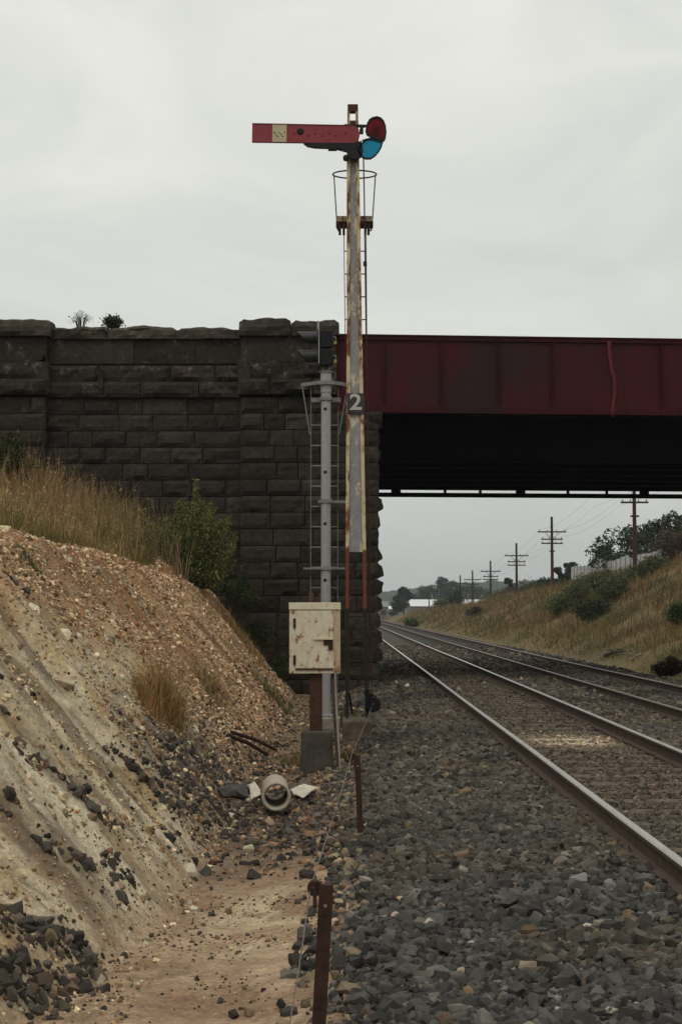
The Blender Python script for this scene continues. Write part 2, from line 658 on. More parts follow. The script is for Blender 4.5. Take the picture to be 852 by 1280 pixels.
def mk_postrail():
    """paint zones up the signal post: tarred foot, red-lead legs, cream above"""
    t = NT('signal_post_paint')
    sep = t.n('ShaderNodeSeparateXYZ')
    t.l(t.coord(), sep.inputs[0])
    z = sep.outputs['Z']
    v = t.coord()
    vs = t.coord(scale=(1, 1, 0.3))
    f = t.noise(vs, 9, 8, 0.72)
    f2 = t.noise(v, 5, 6, 0.65)
    cream = t.mix(f2, (0.60, 0.52, 0.36), (0.50, 0.37, 0.21))
    rust = t.mix(t.noise(v, 22, 5), (0.06, 0.022, 0.010), (0.24, 0.085, 0.022))
    c = t.mix(t.mask(f, 0.47, 0.55), cream, rust)
    red = t.mix(t.noise(v, 12, 6), (0.10, 0.030, 0.018), (0.19, 0.060, 0.030))
    zz = t.math('ADD', z, t.math('MULTIPLY', f2, 0.5))
    c = t.mix(t.mask(zz, 2.75, 2.72), c, red)
    c = t.mix(t.mask(z, 1.60, 1.58), c, (0.021, 0.017, 0.013))
    t.bump(f, 0.4, 0.006)
    return t.done(c, 0.8, 0, 0.25)


M_POSTRAIL = mk_postrail()


def mk_lens(name, col, tint):
    t = NT(name)
    t.done(col, 0.12, 0, 0.5)
    tr = t.n('ShaderNodeBsdfTransparent')
    tr.inputs['Color'].default_value = (*tint, 1)
    tl = t.n('ShaderNodeBsdfTranslucent')
    tl.inputs['Color'].default_value = (*tint, 1)
    m0 = t.n('ShaderNodeMixShader')
    m0.inputs[0].default_value = 0.5
    t.l(tr.outputs[0], m0.inputs[1])
    t.l(tl.outputs[0], m0.inputs[2])
    m1 = t.n('ShaderNodeMixShader')
    m1.inputs[0].default_value = 0.75
    t.l(t.b.outputs[0], m1.inputs[1])
    t.l(m0.outputs[0], m1.inputs[2])
    t.l(m1.outputs[0], t.out.inputs['Surface'])
    return t.mat


M_BLUE = mk_lens('blue_glass', (0.03, 0.20, 0.28), (0.10, 0.62, 0.80))
M_REDGLASS = mk_lens('red_glass', (0.16, 0.014, 0.022), (0.42, 0.03, 0.05))


def mk_fence():
    t = NT('corrugated_sheet')
    v = t.coord()
    w = t.n('ShaderNodeTexWave')
    w.wave_type = 'BANDS'
    w.bands_direction = 'X'
    w.inputs['Scale'].default_value = 2.2
    t.l(v, w.inputs['Vector'])
    c = t.ramp(t.noise(v, 0.8, 4), [(0.3, (0.38, 0.38, 0.375)), (0.7, (0.47, 0.47, 0.46))])
    t.bump(w.outputs['Fac'], 0.8, 0.04)
    return t.done(c, 0.55, 0.1, 0.4)


M_FENCE = mk_fence()

# ------------------------------------------------------------------ ground sheet
RAIL_X = [2.10, 3.77, 5.37, 7.03]


def ground_cols(X, Y, Z):
    n = X.shape
    C = np.zeros(n + (3,))

    def put(m, c):
        m = np.clip(m, 0, 1)[..., None]
        C[:] = C * (1 - m) + np.array(c) * m

    n1 = fbm(X * 0.9, Y * 0.9, 101, 5)
    n2 = fbm(X * 3.1, Y * 3.1, 102, 5)
    C[:] = (0.12, 0.09, 0.055)
    s = bank_s(X, Y)
    # ditch floor: smooth tan silt near, sooty rubble round the pipe
    dt = sstep(0.5, 0.0, s) * (X < 0.3)
    put(dt, (0.30, 0.205, 0.13))
    put(dt * sstep(0.45, 0.62, n2) * 0.7, (0.40, 0.295, 0.195))
    put(dt * sstep(0.50, 0.62, fbm(X * 1.3, Y * 0.8, 111, 5)) * 0.6, (0.20, 0.125, 0.075))
    put(dt * sstep(0.60, 0.70, fbm(X * 6, Y * 6, 112, 4)) * 0.5, (0.15, 0.10, 0.063))
    pl_ = np.exp(-((X + 0.55) / 0.3) ** 2 - ((Y - 9.6) / 0.9) ** 2)
    put(pl_ * 1.2 * sstep(0.35, 0.55, n2), (0.42, 0.33, 0.215))
    soot = sstep(10.6, 12.8, Y + 3 * (n1 - 0.5)) * sstep(21, 16, Y) * (X < 0.35) * (s < 0.55)
    put(soot * 0.85, (0.06, 0.046, 0.036))
    put(sstep(17, 20, Y) * sstep(0.6, 0.2, s) * (X < 0.4), (0.16, 0.115, 0.07))
    # cut bank
    up = s
    streak = fbm(Y * 2.6 + 0.45 * X, X * 0.35, 55, 4)
    streak2 = fbm(Y * 6.5 + 0.9 * X, X * 0.5, 56, 4)
    bank = sstep(-0.05, 0.25, s)
    put(bank, (0.285, 0.168, 0.085))
    put(bank * sstep(0.42, 0.62, streak) * 0.8, (0.40, 0.265, 0.15))
    put(bank * sstep(0.50, 0.66, n1) * 0.7, (0.20, 0.098, 0.046))
    clay_top = 1.6 + 1.0 * (fbm(Y * 0.5, X * 0.2, 57, 3) - 0.5) - 0.055 * (Y - 8)
    cl = bank * sstep(0.35, -0.25, s - clay_top) * sstep(21, 15, Y)
    put(cl, (0.53, 0.45, 0.31))
    put(cl * sstep(0.46, 0.66, streak2) * 0.6, (0.36, 0.27, 0.165))
    put(cl * sstep(0.56, 0.68, streak) * 0.7, (0.56, 0.50, 0.37))
    put(cl * sstep(0.58, 0.68, n2) * 0.6, (0.33, 0.21, 0.07))
    put(cl * sstep(0.62, 0.70, fbm(Y * 3.5 + X, X * 0.6, 58, 4)) * 0.8, (0.08, 0.062, 0.05))
    # wash stains running straight down the fall line
    st3 = fbm(Y * 4.2 + 0.55 * X, X * 0.28, 59, 4)
    put(bank * sstep(0.55, 0.66, st3) * sstep(2.7, 2.2, s) * (0.7 - 0.35 * cl), (0.185, 0.115, 0.065))
    st4 = fbm(Y * 8.0 + 1.1 * X, X * 0.5, 60, 4)
    put(bank * sstep(0.60, 0.70, st4) * sstep(2.2, 1.8, s) * 0.65, (0.095, 0.072, 0.055))
    put(bank * sstep(0.62, 0.72, fbm(Y * 6.0 + 0.8 * X, X * 0.4, 62, 4)) * 0.6, (0.46, 0.38, 0.26))
    put(cl * sstep(0.9, 0.1, s) * sstep(0.42, 0.62, n2) * 0.35, (0.22, 0.16, 0.105))
    put(bank * sstep(11, 13, Y) * sstep(21, 17, Y) * sstep(1.5, 0.35, s + 1.2 * (n2 - 0.5)) * 0.8, (0.062, 0.047, 0.036))
    # red-brown turf line near the crest
    cr = sstep(1.95, 2.45, s) * sstep(3.0, 2.6, s) * sstep(0.42, 0.56, n1 + 0.12 * sstep(20, 26, Y))
    put(cr * sstep(14, 19, Y), (0.20, 0.083, 0.036))
    put(bank * sstep(2.75, 3.1, s + 0.4 * (n2 - 0.5)), (0.105, 0.082, 0.042))
    # ballast
    b = sstep(-0.12, 0.12, X + 0.25 * (n2 - 0.5)) * sstep(10.4, 9.4, X)
    put(b, (0.027, 0.024, 0.021))
    put(b * sstep(0.12, 0.7, 0.9 - X) * sstep(0.5, 0.65, n2) * 0.6, (0.16, 0.115, 0.07))
    four = sstep(RAIL_X[0], RAIL_X[0] + 0.12, X) * sstep(RAIL_X[1] + 0.25, RAIL_X[1] - 0.1, X)
    put(four, (0.080, 0.064, 0.047))
    put(four * sstep(0.5, 0.66, n1) * 0.5, (0.055, 0.046, 0.036))
    pale = np.exp(-((X - 3.15) / 0.55) ** 2 - ((Y - 19.3) / 0.8) ** 2) * 1.5 * sstep(0.3, 0.55, n2)
    put(pale, (0.44, 0.38, 0.28))
    # ballast bed blends to one grey-brown with distance
    put(b * sstep(30, 60, Y) * 0.6, (0.052, 0.046, 0.040))
    # far bank and fields
    r = X - 10.6
    far = sstep(-0.4, 0.3, r + 0.5 * (n2 - 0.5))
    g1 = fbm(X * 0.35, Y * 0.09, 201, 5)
    g2 = fbm(X * 0.9, Y * 0.3, 202, 4)
    put(far, (0.135, 0.092, 0.042))
    put(far * sstep(0.42, 0.62, g1) * 0.85, (0.105, 0.088, 0.036))
    put(far * sstep(0.52, 0.68, g2) * 0.7, (0.15, 0.098, 0.045))
    put(far * sstep(0.60, 0.72, fbm(X * 0.5, Y * 0.2, 203, 4)) * 0.6, (0.08, 0.062, 0.036))
    put(sstep(350, 600, Y), (0.09, 0.095, 0.045))
    return C


def axis(*segs):
    out = []
    for a, b, st in segs:
        out.append(np.arange(a, b - 1e-6, st))
    return np.concatenate(out)


gx = np.concatenate([-np.geomspace(3000, 14, 26), axis((-12, -6, 0.16), (-6, 0.6, 0.045), (0.6, 2.6, 0.1), (2.6, 9, 0.2), (9, 34, 0.45)), np.geomspace(35, 4000, 34)])
gy = np.concatenate([np.array([-60, -30, -12, -4, 0]), axis((2, 5, 0.25), (5, 24, 0.06), (24, 36, 0.1), (36, 60, 0.4), (60, 320, 1.3)), np.geomspace(325, 8000, 45)])
GX, GY = np.meshgrid(gx, gy)
GZ = H(GX, GY)
GC = ground_cols(GX, GY, GZ)
nx, ny = len(gx), len(gy)
V = np.stack([GX, GY, GZ], -1).reshape(-1, 3)
ii = (np.arange(ny - 1)[:, None] * nx + np.arange(nx - 1)[None, :]).ravel()
F = np.stack([ii, ii + 1, ii + nx + 1, ii + nx], 1)
ground = np_mesh('ground', V, F, M_GROUND, GC.reshape(-1, 3), smooth=True)
props(ground, kind='structure')

# ------------------------------------------------------------------ loose stone
def rock_templates(k=14, flat=0.7):
    out = []
    for i in range(k):
        bm = bmesh.new()
        n = random.randint(17, 26)
        for _ in range(n):
            p = Vector((random.uniform(-1, 1), random.uniform(-1, 1), random.uniform(-1, 1)))
            p = p / max(abs(p.x), abs(p.y), abs(p.z)) * random.uniform(0.75, 1)
            bm.verts.new((p.x * 0.5, p.y * 0.5 * random.uniform(0.65, 0.95), p.z * 0.5 * flat))
        r = bmesh.ops.convex_hull(bm, input=bm.verts)
        for vv in [q for q in bm.verts if not q.link_faces]:
            bm.verts.remove(vv)
        bmesh.ops.triangulate(bm, faces=bm.faces)
        bm.verts.index_update()
        vs = np.array([q.co[:] for q in bm.verts])
        fs = np.array([[q.index for q in f.verts] for f in bm.faces])
        bm.free()
        out.append((vs, fs))
    return out


TPL = rock_templates()


def rotmats(n, tilt=0.6):
    a = RNG.uniform(0, 2 * PI, n)
    b = RNG.normal(0, tilt, n)
    c = RNG.normal(0, tilt, n)
    ca, sa, cb, sb, cc, sc_ = np.cos(a), np.sin(a), np.cos(b), np.sin(b), np.cos(c), np.sin(c)
    z = np.zeros(n)
    o = np.ones(n)
    Rz = np.stack([np.stack([ca, -sa, z], -1), np.stack([sa, ca, z], -1), np.stack([z, z, o], -1)], 1)
    Rx = np.stack([np.stack([o, z, z], -1), np.stack([z, cb, -sb], -1), np.stack([z, sb, cb], -1)], 1)
    Ry = np.stack([np.stack([cc, z, sc_], -1), np.stack([z, o, z], -1), np.stack([-sc_, z, cc], -1)], 1)
    return Rz @ Rx @ Ry


def scatter_rocks(name, P, size, cols, tilt=0.6, mat=None):
    """P (n,3), size (n,), cols (n,3): one mesh of loose stones"""
    n = len(P)
    tid = RNG.integers(0, len(TPL), n)
    R = rotmats(n, tilt)
    Vs, Fs, Cs = [], [], []
    off = 0
    for t, (tv, tf) in enumerate(TPL):
        m = np.where(tid == t)[0]
        if not len(m):
            continue
        v = np.einsum('nij,kj->nki', R[m], tv) * size[m][:, None, None] + P[m][:, None, :]
        k = len(tv)
        Vs.append(v.reshape(-1, 3))
        Fs.append((tf[None] + (np.arange(len(m)) * k)[:, None, None] + off).reshape(-1, 3))
        Cs.append(np.repeat(cols[m], k, 0))
        off += len(m) * k
    o = np_mesh(name, np.concatenate(Vs), np.concatenate(Fs), mat or M_ROCK, np.concatenate(Cs))
    return o


def scatter_xy(x0, x1, y0, y1, dens, keep=None):
    n = int((x1 - x0) * (y1 - y0) * dens)
    x = RNG.uniform(x0, x1, n)
    y = RNG.uniform(y0, y1, n)
    if keep is not None:
        m = keep(x, y)
        x, y = x[m], y[m]
    return x, y


def tone(n, base, var=0.35, tint=0.06):
    k = np.exp(RNG.normal(0, var, n))[:, None]
    t = 1 + RNG.normal(0, tint, (n, 3))
    return np.clip(np.array(base)[None] * k * t, 0.004, 0.85)


def in_view(x, y):
    return (x < 0.2375 * y + 1.8) & (x > -0.252 * y - 1.8)


def off_rails(x):
    m = np.ones_like(x, bool)
    for r in RAIL_X:
        m &= np.abs(x - r) > 0.085
    return m


def ballast():
    PS, SS, CC = [], [], []
    zones = [(5.2, 10, 900, 0.026), (10, 17, 500, 0.028), (5.2, 10, 800, 0.058), (10, 17, 640, 0.059), (17, 28, 340, 0.070), (28, 45, 150, 0.085), (45, 75, 50, 0.11)]
    for y0, y1, dens, sz in zones:
        x, y = scatter_xy(-0.35, 10.6, y0, y1, dens, lambda x, y: in_view(x, y) & off_rails(x))
        edge = 0.10 * (fbm(x * 0 + 1.7, y * 1.2, 61, 3) - 0.5) * 4
        p = (sstep(-0.28, 0.22, x + edge) * 0.98 + 0.02) * sstep(10.6, 9.0, x)
        mid = (x > RAIL_X[0]) & (x < RAIL_X[1] + 0.02)
        # fouled four-foot of the near track: fewer, smaller stones
        p = np.where(mid, 0.85, p)
        p = p * (1 - 0.75 * np.exp(-((x - 3.05) / 0.7) ** 2 - ((y - 19.2) / 0.9) ** 2))
        k = RNG.uniform(0, 1, len(x)) < p
        x, y, mid = x[k], y[k], mid[k]
        n = len(x)
        s = sz * np.exp(RNG.normal(0, 0.34, n)) * np.where(mid, 0.62, 1.0)
        s = np.minimum(s, sz * 2.2)
        # wide stones stay clear of the rails' feet
        z = H(x, y) + s * RNG.uniform(-0.05, 0.30, n)
        wb = sstep(9, 14, y)[:, None]
        c = tone(n, (0.056, 0.052, 0.045), 0.42, 0.02) * (1 - wb) + tone(n, (0.070, 0.060, 0.047), 0.38, 0.02) * wb
        pat = np.exp(-((x - 3.05) / 0.6) ** 2 - ((y - 19.2) / 0.75) ** 2)
        c = c * (1 - np.minimum(1, 1.3 * pat)[:, None]) + tone(n, (0.40, 0.34, 0.25), 0.3) * np.minimum(1, 1.3 * pat)[:, None]
        pk = fbm(x * 0.8, y * 0.8, 63, 3)
        br = (pk > 0.56) | mid
        c[br] *= np.array([1.16, 1.07, 0.96])
        dk = fbm(x * 0.6, y * 0.5, 64, 3) > 0.6
        c[dk & ~mid] *= 0.62
        ro = RNG.uniform(0, 1, n)
        ro[(ro < 0.03) & (RNG.uniform(0, 1, n) < 0.5)] = 0.5
        c[ro < 0.03] = tone(int((ro < 0.03).sum()), (0.12, 0.085, 0.05), 0.3)
        wh = ro > 0.9965
        c[wh] = tone(int(wh.sum()), (0.34, 0.29, 0.21), 0.25)
        ed = x < 0.12
        tn = ed & (RNG.uniform(0, 1, n) < 0.22)
        c[tn] = tone(int(tn.sum()), (0.20, 0.15, 0.095), 0.3)
        PS.append(np.stack([x, y, z], 1))
        SS.append(s)
        CC.append(c)
    o = scatter_rocks('ballast_stone', np.concatenate(PS), np.concatenate(SS), np.concatenate(CC), 0.55)
    props(o, 'grey broken ballast stone heaped beside and between the rails', 'ballast', kind='stuff')


ballast()


def bank_stones():
    # pale chips weathering out of the upper bank
    x, y = scatter_xy(-6, -1.0, 5, 34.3, 1200, in_view)
    s = bank_s(x, y)
    n1 = fbm(x * 0.9, y * 0.9, 101, 5)
    st = fbm(y * 2.6 + 0.45 * x, x * 0.35, 55, 4)
    clay_top = 1.6 + 1.0 * (fbm(y * 0.5, x * 0.2, 57, 3) - 0.5) - 0.055 * (y - 8)
    p = sstep(0.0, 0.5, s - clay_top + 0.5 * sstep(15, 21, y) * 5) * sstep(3.1, 2.85, s) * sstep(0.60, 0.45, n1) * (0.25 + 1.05 * st)
    p = np.where(s > 0.05, np.maximum(p, 0.12), 0)
    p *= sstep(0.0, 0.3, s) * (s < 3.05)
    k = RNG.uniform(0, 1, len(x)) < p
    x, y = x[k], y[k]
    n = len(x)
    sz = 0.024 * np.exp(RNG.normal(0, 0.45, n)) * (0.7 + 0.5 * sstep(8, 18, y))
    sz = np.minimum(sz, 0.11)
    c = tone(n, (0.46, 0.325, 0.20), 0.33, 0.03)
    m = RNG.uniform(0, 1, n) < 0.35
    c[m] = tone(int(m.sum()), (0.23, 0.125, 0.056), 0.35)
    P = np.stack([x, y, H(x, y) + sz * 0.12], 1)
    o = scatter_rocks('bank_gravel', P, sz, c, 1.0)
    props(o, 'pale brown stone chips weathering out of the cutting bank', 'gravel', kind='stuff')

    # sooty clinker in runs down the clay and over the ditch
    runs = [[(20, 930), (30, 947), (53, 965), (68, 974)], [(68, 974), (95, 989), (107, 1004), (119, 1019), (133, 1030), (151, 1042)],
            [(133, 944), (160, 965), (178, 983), (196, 998), (235, 1012), (285, 1022)],
            [(45, 1054), (59, 1066), (86, 1075), (101, 1084), (142, 1084), (157, 1105), (154, 1125)],
            [(0, 1150), (44, 1167), (59, 1182), (83, 1185), (104, 1203), (127, 1215)],
            [(-10, 1205), (18, 1220), (44, 1229), (95, 1232), (120, 1240)], [(0, 1235), (40, 1260), (80, 1262)],
            [(0, 717), (23, 738), (47, 760)], [(84, 800), (103, 815)], [(0, 890), (15, 902)], [(0, 1010), (22, 1030)],
            [(215, 935), (240, 950), (265, 968)], [(205, 925), (250, 962), (262, 972)], [(200, 1000), (250, 1005), (300, 1030)],
            [(225, 985), (262, 1000), (330, 1025), (400, 1020)], [(280, 1045), (340, 1035), (420, 1010)], [(200, 960), (262, 1000)],
            [(300, 1060), (360, 1062), (400, 1055)], [(250, 965), (300, 985), (330, 1000)]]
    dens = [5, 10, 9, 7, 17, 15, 13, 2, 2, 6, 6, 18, 18, 10, 11, 11, 11, 7, 12]
    wid = [6, 7, 6, 10, 17, 18, 16, 4, 4, 7, 9, 11, 11, 13, 11, 13, 10, 10, 11]
    qx, qy = [], []
    for r, d, w in zip(runs, dens, wid):
        for a, b in zip(r[:-1], r[1:]):
            L = math.hypot(b[0] - a[0], b[1] - a[1])
            for _ in range(max(3, int(L * d / 10))):
                t = random.random()
                qx.append(a[0] + (b[0] - a[0]) * t + random.gauss(0, w * 0.6))
                qy.append(a[1] + (b[1] - a[1]) * t + random.gauss(0, w * 0.5))
    P1 = hits(qx, qy)
    n = len(P1)
    s1 = np.minimum(0.038 * np.exp(RNG.normal(0, 0.55, n)), 0.12)
    c1 = tone(n, (0.052, 0.043, 0.034), 0.42, 0.04)
    m = RNG.uniform(0, 1, n) < 0.22
    c1[m] = tone(int(m.sum()), (0.14, 0.10, 0.065), 0.35)

    def spill(x0, x1, y0, y1, dens, size, pal, wf=None, sd=0.48, top=0.12):
        x, y = scatter_xy(x0, x1, y0, y1, dens)
        if wf is not None:
            k = RNG.uniform(0, 1, len(x)) < wf(x, y)
            x, y = x[k], y[k]
        n = len(x)
        s_ = np.minimum(size * np.exp(RNG.normal(0, sd, n)), np.where(y < 10.5, min(top, 0.085), top))
        q = RNG.uniform(0, 1, n)
        c = np.zeros((n, 3))
        for lo_, hi_, base in pal:
            m = (q >= lo_) & (q < hi_)
            c[m] = tone(int(m.sum()), base, 0.32, 0.04)
        return np.stack([x, y, H(x, y) + s_ * 0.1], 1), s_, c

    dk, br_, pa_ = (0.042, 0.035, 0.028), (0.18, 0.105, 0.058), (0.37, 0.28, 0.17)
    sets = [(P1, s1, c1),
            spill(-1.7, 0.15, 5.3, 23, 30, 0.036, [(0, .6, dk), (.6, .87, br_), (.87, 1, pa_)], lambda x, y: np.where(y < 10.5, 0.25, 1.0)),
            spill(-2.0, 0.25, 10.6, 33.5, 220, 0.032, [(0, .5, dk), (.5, .86, br_), (.86, 1, pa_)], lambda x, y: np.where(y < 21, sstep(10.6, 12.2, y + 1.5 * (fbm(x * 2, y * 2, 71, 3) - 0.5)), 0.6)),
            # fine grit on the silt floor and over the clay
            spill(-1.6, 0.2, 5.3, 12, 420, 0.014, [(0, .35, dk), (.35, .75, br_), (.75, 1, pa_)], lambda x, y: sstep(0.4, 0.65, fbm(x * 1.7, y * 1.7, 72, 4)) * 0.8 + 0.08, 0.4, 0.04),
            spill(-3.6, -1.1, 5.3, 20, 1300, 0.016, [(0, .10, dk), (.10, .60, (0.24, 0.155, 0.085)), (.62, 1, (0.42, 0.33, 0.20))], lambda x, y: sstep(0.44, 0.66, fbm(y * 5 + x, x * 1.2, 73, 4)) * 0.6 + 0.04, 0.45, 0.06)]
    sets.append(spill(-4.0, -1.05, 5.3, 19, 45, 0.050, [(0, .06, dk), (.06, .3, (0.30, 0.22, 0.13)), (.3, 1, (0.48, 0.41, 0.28))], lambda x, y: sstep(0.42, 0.6, fbm(y * 3 + x, x * 0.8, 74, 4)) * 0.9, 0.5, 0.17))
    sets[-1][0][:, 2] -= sets[-1][1] * 0.28
    P = np.concatenate([q[0] for q in sets])
    S = np.concatenate([q[1] for q in sets])
    C = np.concatenate([q[2] for q in sets])
    o = scatter_rocks('clinker', P, S, C, 0.8)
    props(o, 'dark clinker lumps and rubble spilled down the clay and along the ditch', 'rubble', kind='stuff')


bank_stones()


def single_rock(px, py, size, col, label, mat=None, flat=1.0):
    q = hit(px, py, 4.5, 60)
    tv, tf = TPL[random.randrange(len(TPL))]
    Rm = rotmats(1, 0.35)[0]
    v = (tv * np.array([1, 0.8, flat])) @ Rm.T * size
    o = np_mesh('stone', v, tf, M_ROCK, np.tile(np.array(col), (len(v), 1)))
    o.location = (q.x, q.y, q.z + size * 0.22 * flat)
    props(o, label, 'stone', 'single pale stones')


single_rock(540, 1163, 0.13, (0.5, 0.46, 0.36), 'flat white stone lying alone on the near grey ballast', flat=0.5)
single_rock(502, 1128, 0.085, (0.42, 0.33, 0.2), 'small yellowish stone on the ballast above the flat white one', flat=0.6)
single_rock(311, 1065, 0.11, (0.5, 0.43, 0.3), 'cream stone in the ditch a little nearer than the concrete pipe', flat=0.9)
single_rock(122, 716, 0.17, (0.4, 0.34, 0.26), 'round pale stone on the bank just below the dry grass')
single_rock(80, 858, 0.19, (0.38, 0.3, 0.2), 'big pale stone sitting halfway up the gravel bank', flat=0.7)
single_rock(352, 902, 0.13, (0.42, 0.36, 0.26), 'pale stone at the toe of the bank left of the cabinet plinth')
single_rock(498, 963, 0.17, (0.14, 0.12, 0.09), 'rounded brown stone on the cess right of the farther wire stake', flat=0.8)

# ------------------------------------------------------------------ stone abutment
def block(mb, o, u, n, w, h, rough, cell=0.085, seed=0, depth=0.3, pillow=0.5, tint=1.0):
    """one rock-faced stone: lower-left corner o, u along, n outwards"""
    o = Vector(o)
    u = Vector(u)
    n = Vector(n)
    up = Vector((0, 0, 1))
    a = max(2, int(w / cell))
    b = max(2, int(h / cell))
    ph = random.uniform(0, 50)
    Sg, Tg = np.meshgrid(np.arange(a + 1) / a, np.arange(b + 1) / b)
    e = np.minimum(Sg, 1 - Sg) * w
    f = np.minimum(Tg, 1 - Tg) * h
    ed = np.minimum(1, e / 0.03) * np.minimum(1, f / 0.03)
    sl1, sl2 = random.gauss(0, 0.35), random.gauss(0, 0.3)
    x_, z_ = Sg * w, Tg * h
    nz = fbm(x_ * 2.3 + ph, z_ * 3.2 + ph * 1.7, seed, 4) - 0.45
    rid = 0.5 - np.abs(fbm(x_ * 1.6 + 9 + ph, z_ * 2.4 + ph * 0.7, seed + 5, 3) - 0.5) * 2
    d = rough * (pillow * (0.45 + 0.55 * np.minimum(1, e / 0.1) * np.minimum(1, f / 0.08)) + 1.7 * nz + 0.8 * (rid - 0.3) + sl1 * (Sg - 0.5) + sl2 * (Tg - 0.5))
    d = np.where(ed > 0, np.maximum(d * (0.4 + 0.6 * ed), -0.02), 0)
    vs = [o + u * (Sg[j, i] * w) + up * (Tg[j, i] * h) + n * float(d[j, i]) for j in range(b + 1) for i in range(a + 1)]
    fs = []
    for j in range(b):
        for i in range(a):
            k = j * (a + 1) + i
            fs.append((k, k + 1, k + a + 2, k + a + 1))
    # skirt going back into the wall
    ring = [i for i in range(a + 1)] + [j * (a + 1) + a for j in range(1, b + 1)] + [b * (a + 1) + i for i in range(a - 1, -1, -1)] + [j * (a + 1) for j in range(b - 1, 0, -1)]
    m = len(vs)
    for k in ring:
        vs.append(vs[k] - n * depth)
    L = len(ring)
    for q in range(L):
        q2 = (q + 1) % L
        fs.append((ring[q], m + q, m + q2, ring[q2]))
    mb.add(vs, fs)
    mb.tints = getattr(mb, 'tints', [])
    mb.tints += [tint] * len(vs)


def course(mb, o, u, n, L, h, rough, lmin=0.55, lmax=1.1, gap=0.02, **kw):
    x = 0.0
    o = Vector(o)
    u = Vector(u)
    while x < L - 1e-6:
        w = random.uniform(lmin, lmax)
        if L - x - w < lmin * 0.7:
            w = L - x
        t = 0.93 * math.exp(random.gauss(0, 0.15))
        block(mb, o + u * (x + gap / 2) + Vector((0, 0, gap / 2)), u, n, w - gap, h - gap, rough * random.uniform(0.6, 1.3), tint=t, **kw)
        x += w


def build_stone(mb, name, parent):
    me = bpy.data.meshes.new(name)
    me.from_pydata(mb.v, [], mb.f)
    tints = getattr(mb, 'tints', [])
    tints = list(tints) + [0.6] * (len(mb.v) - len(tints))
    ca = me.color_attributes.new('Col', 'FLOAT_COLOR', 'POINT')
    arr = np.ones((len(mb.v), 4), np.float32)
    arr[:, :3] = np.array(tints)[:, None]
    ca.data.foreach_set('color', arr.ravel())
    bm = bmesh.new()
    bm.from_mesh(me)
    bmesh.ops.recalc_face_normals(bm, faces=bm.faces)
    bm.to_mesh(me)
    bm.free()
    me.materials.append(M_STONE)
    o = bpy.data.objects.new(name, me)
    COL.objects.link(o)
    o.parent = parent
    return o


YW = 35.0      # face of the wing wall
YP = 34.72     # face of pilaster and pillar
ZS = [xz(200, p, YW)[1] for p in (498, 478, 457, 424.5, 407)]   # string bottom, middle, panel bottom, panel top, coping top
Z_STR, Z_MID, Z_PB, Z_PT, Z_CT = ZS
BOT = -0.9
XL = -16.0
x_pl = xz(57, 500, YP)[0]            # right edge of the left pillar
x_p0 = xz(301, 500, YP)[0]           # pilaster
x_p1 = xz(419, 480, YP)[0]
x_pier = xz(473, 560, YP)[0]
Z_SEAT = xz(470, 514, YP)[1]
UX = Vector((1, 0, 0))
FR = Vector((0, -1, 0))
UY = Vector((0, 1, 0))
RT = Vector((1, 0, 0))
YFAR = 45.6

ab = thing('stone_abutment', 'dark bluestone abutment and wing wall carrying the red bridge', 'bridge abutment', (0, YW, BOT))
ABO = Vector((0, YW, BOT))


class SB(MB):
    """stone builder in abutment-local coordinates"""
    def add(self, vs, fs, mi=0):
        return super().add([Vector(v) - ABO for v in vs], fs, mi)


hc = 0.405
nC = int((Z_STR - BOT) / hc)
hc = (Z_STR - BOT) / nC
w1 = SB()
for i in range(nC):
    z = BOT + i * hc
    if z < 2.0 - 1.0:
        course(w1, (-4.5, YW, z), UX, FR, 4.5 + x_p0 + 0.05, hc, 0.068)
    else:
        course(w1, (x_pl - 0.05, YW, z), UX, FR, x_p0 - x_pl + 0.1, hc, 0.068)
build_stone(w1, 'wing_wall', ab)
core = SB()
core.box((XL, YW + 0.06, BOT), (x_p1, YW + 0.75, Z_PT))
core.box((x_p1, YP + 0.08, BOT), (x_pier - 0.1, YW + 0.75, Z_SEAT - 0.05))
core.box((-1.0, YW + 0.7, BOT), (x_pier - 0.1, YFAR, Z_SEAT - 0.05))
core.build('wall_core', M_MORTAR, ab)
pl = SB()
for i in range(nC):
    z = BOT + i * hc
    if z > 2.5:
        course(pl, (XL, YP, z), UX, FR, x_pl - XL, hc, 0.07, 0.5, 1.2, depth=0.5)
        course(pl, (x_pl, YP, z), UY, RT, 0.3, hc, 0.03, 0.3, 0.3)
build_stone(pl, 'pillar', ab)
pa = SB()
for i in range(nC):
    z = BOT + i * hc
    course(pa, (x_p0, YP, z), UX, FR, x_p1 - x_p0 + (x_pier - x_p1 if z + hc < Z_SEAT + 0.2 else 0), hc, 0.062, 0.5, 1.0, depth=0.5)
    course(pa, (x_p0, YW + 0.1, z), -UY, -RT, 0.36, hc, 0.03, 0.3, 0.4)
for i in range(nC):
    z = BOT + i * hc
    if z + hc > Z_SEAT + 0.1:
        block(pa, (x_p1, YP + 0.02, z + 0.008), UY, RT, 0.5, hc - 0.016, 0.03, seed=i)
build_stone(pa, 'pilaster', ab)
pi_ = SB()
zz = BOT
k = 0
while zz < Z_SEAT - 0.1:
    h = hc if zz + hc < Z_SEAT - 0.1 else Z_SEAT - zz
    long_ = k % 2 == 0
    # rock-faced quoins at the corner stand proud of the courses behind
    block(pi_, (x_pier - 0.03, YP + 0.02, zz + 0.01), UY, RT, 0.62 if long_ else 0.4, h - 0.02, random.uniform(0.05, 0.19), 0.07, seed=k, depth=0.4, pillow=0.65)
    course(pi_, (x_pier - 0.06, YP + (0.64 if long_ else 0.42), zz), UY, RT, YFAR - YP - 0.6, h, 0.10, 0.8, 1.6, cell=0.25)
    zz += h
    k += 1
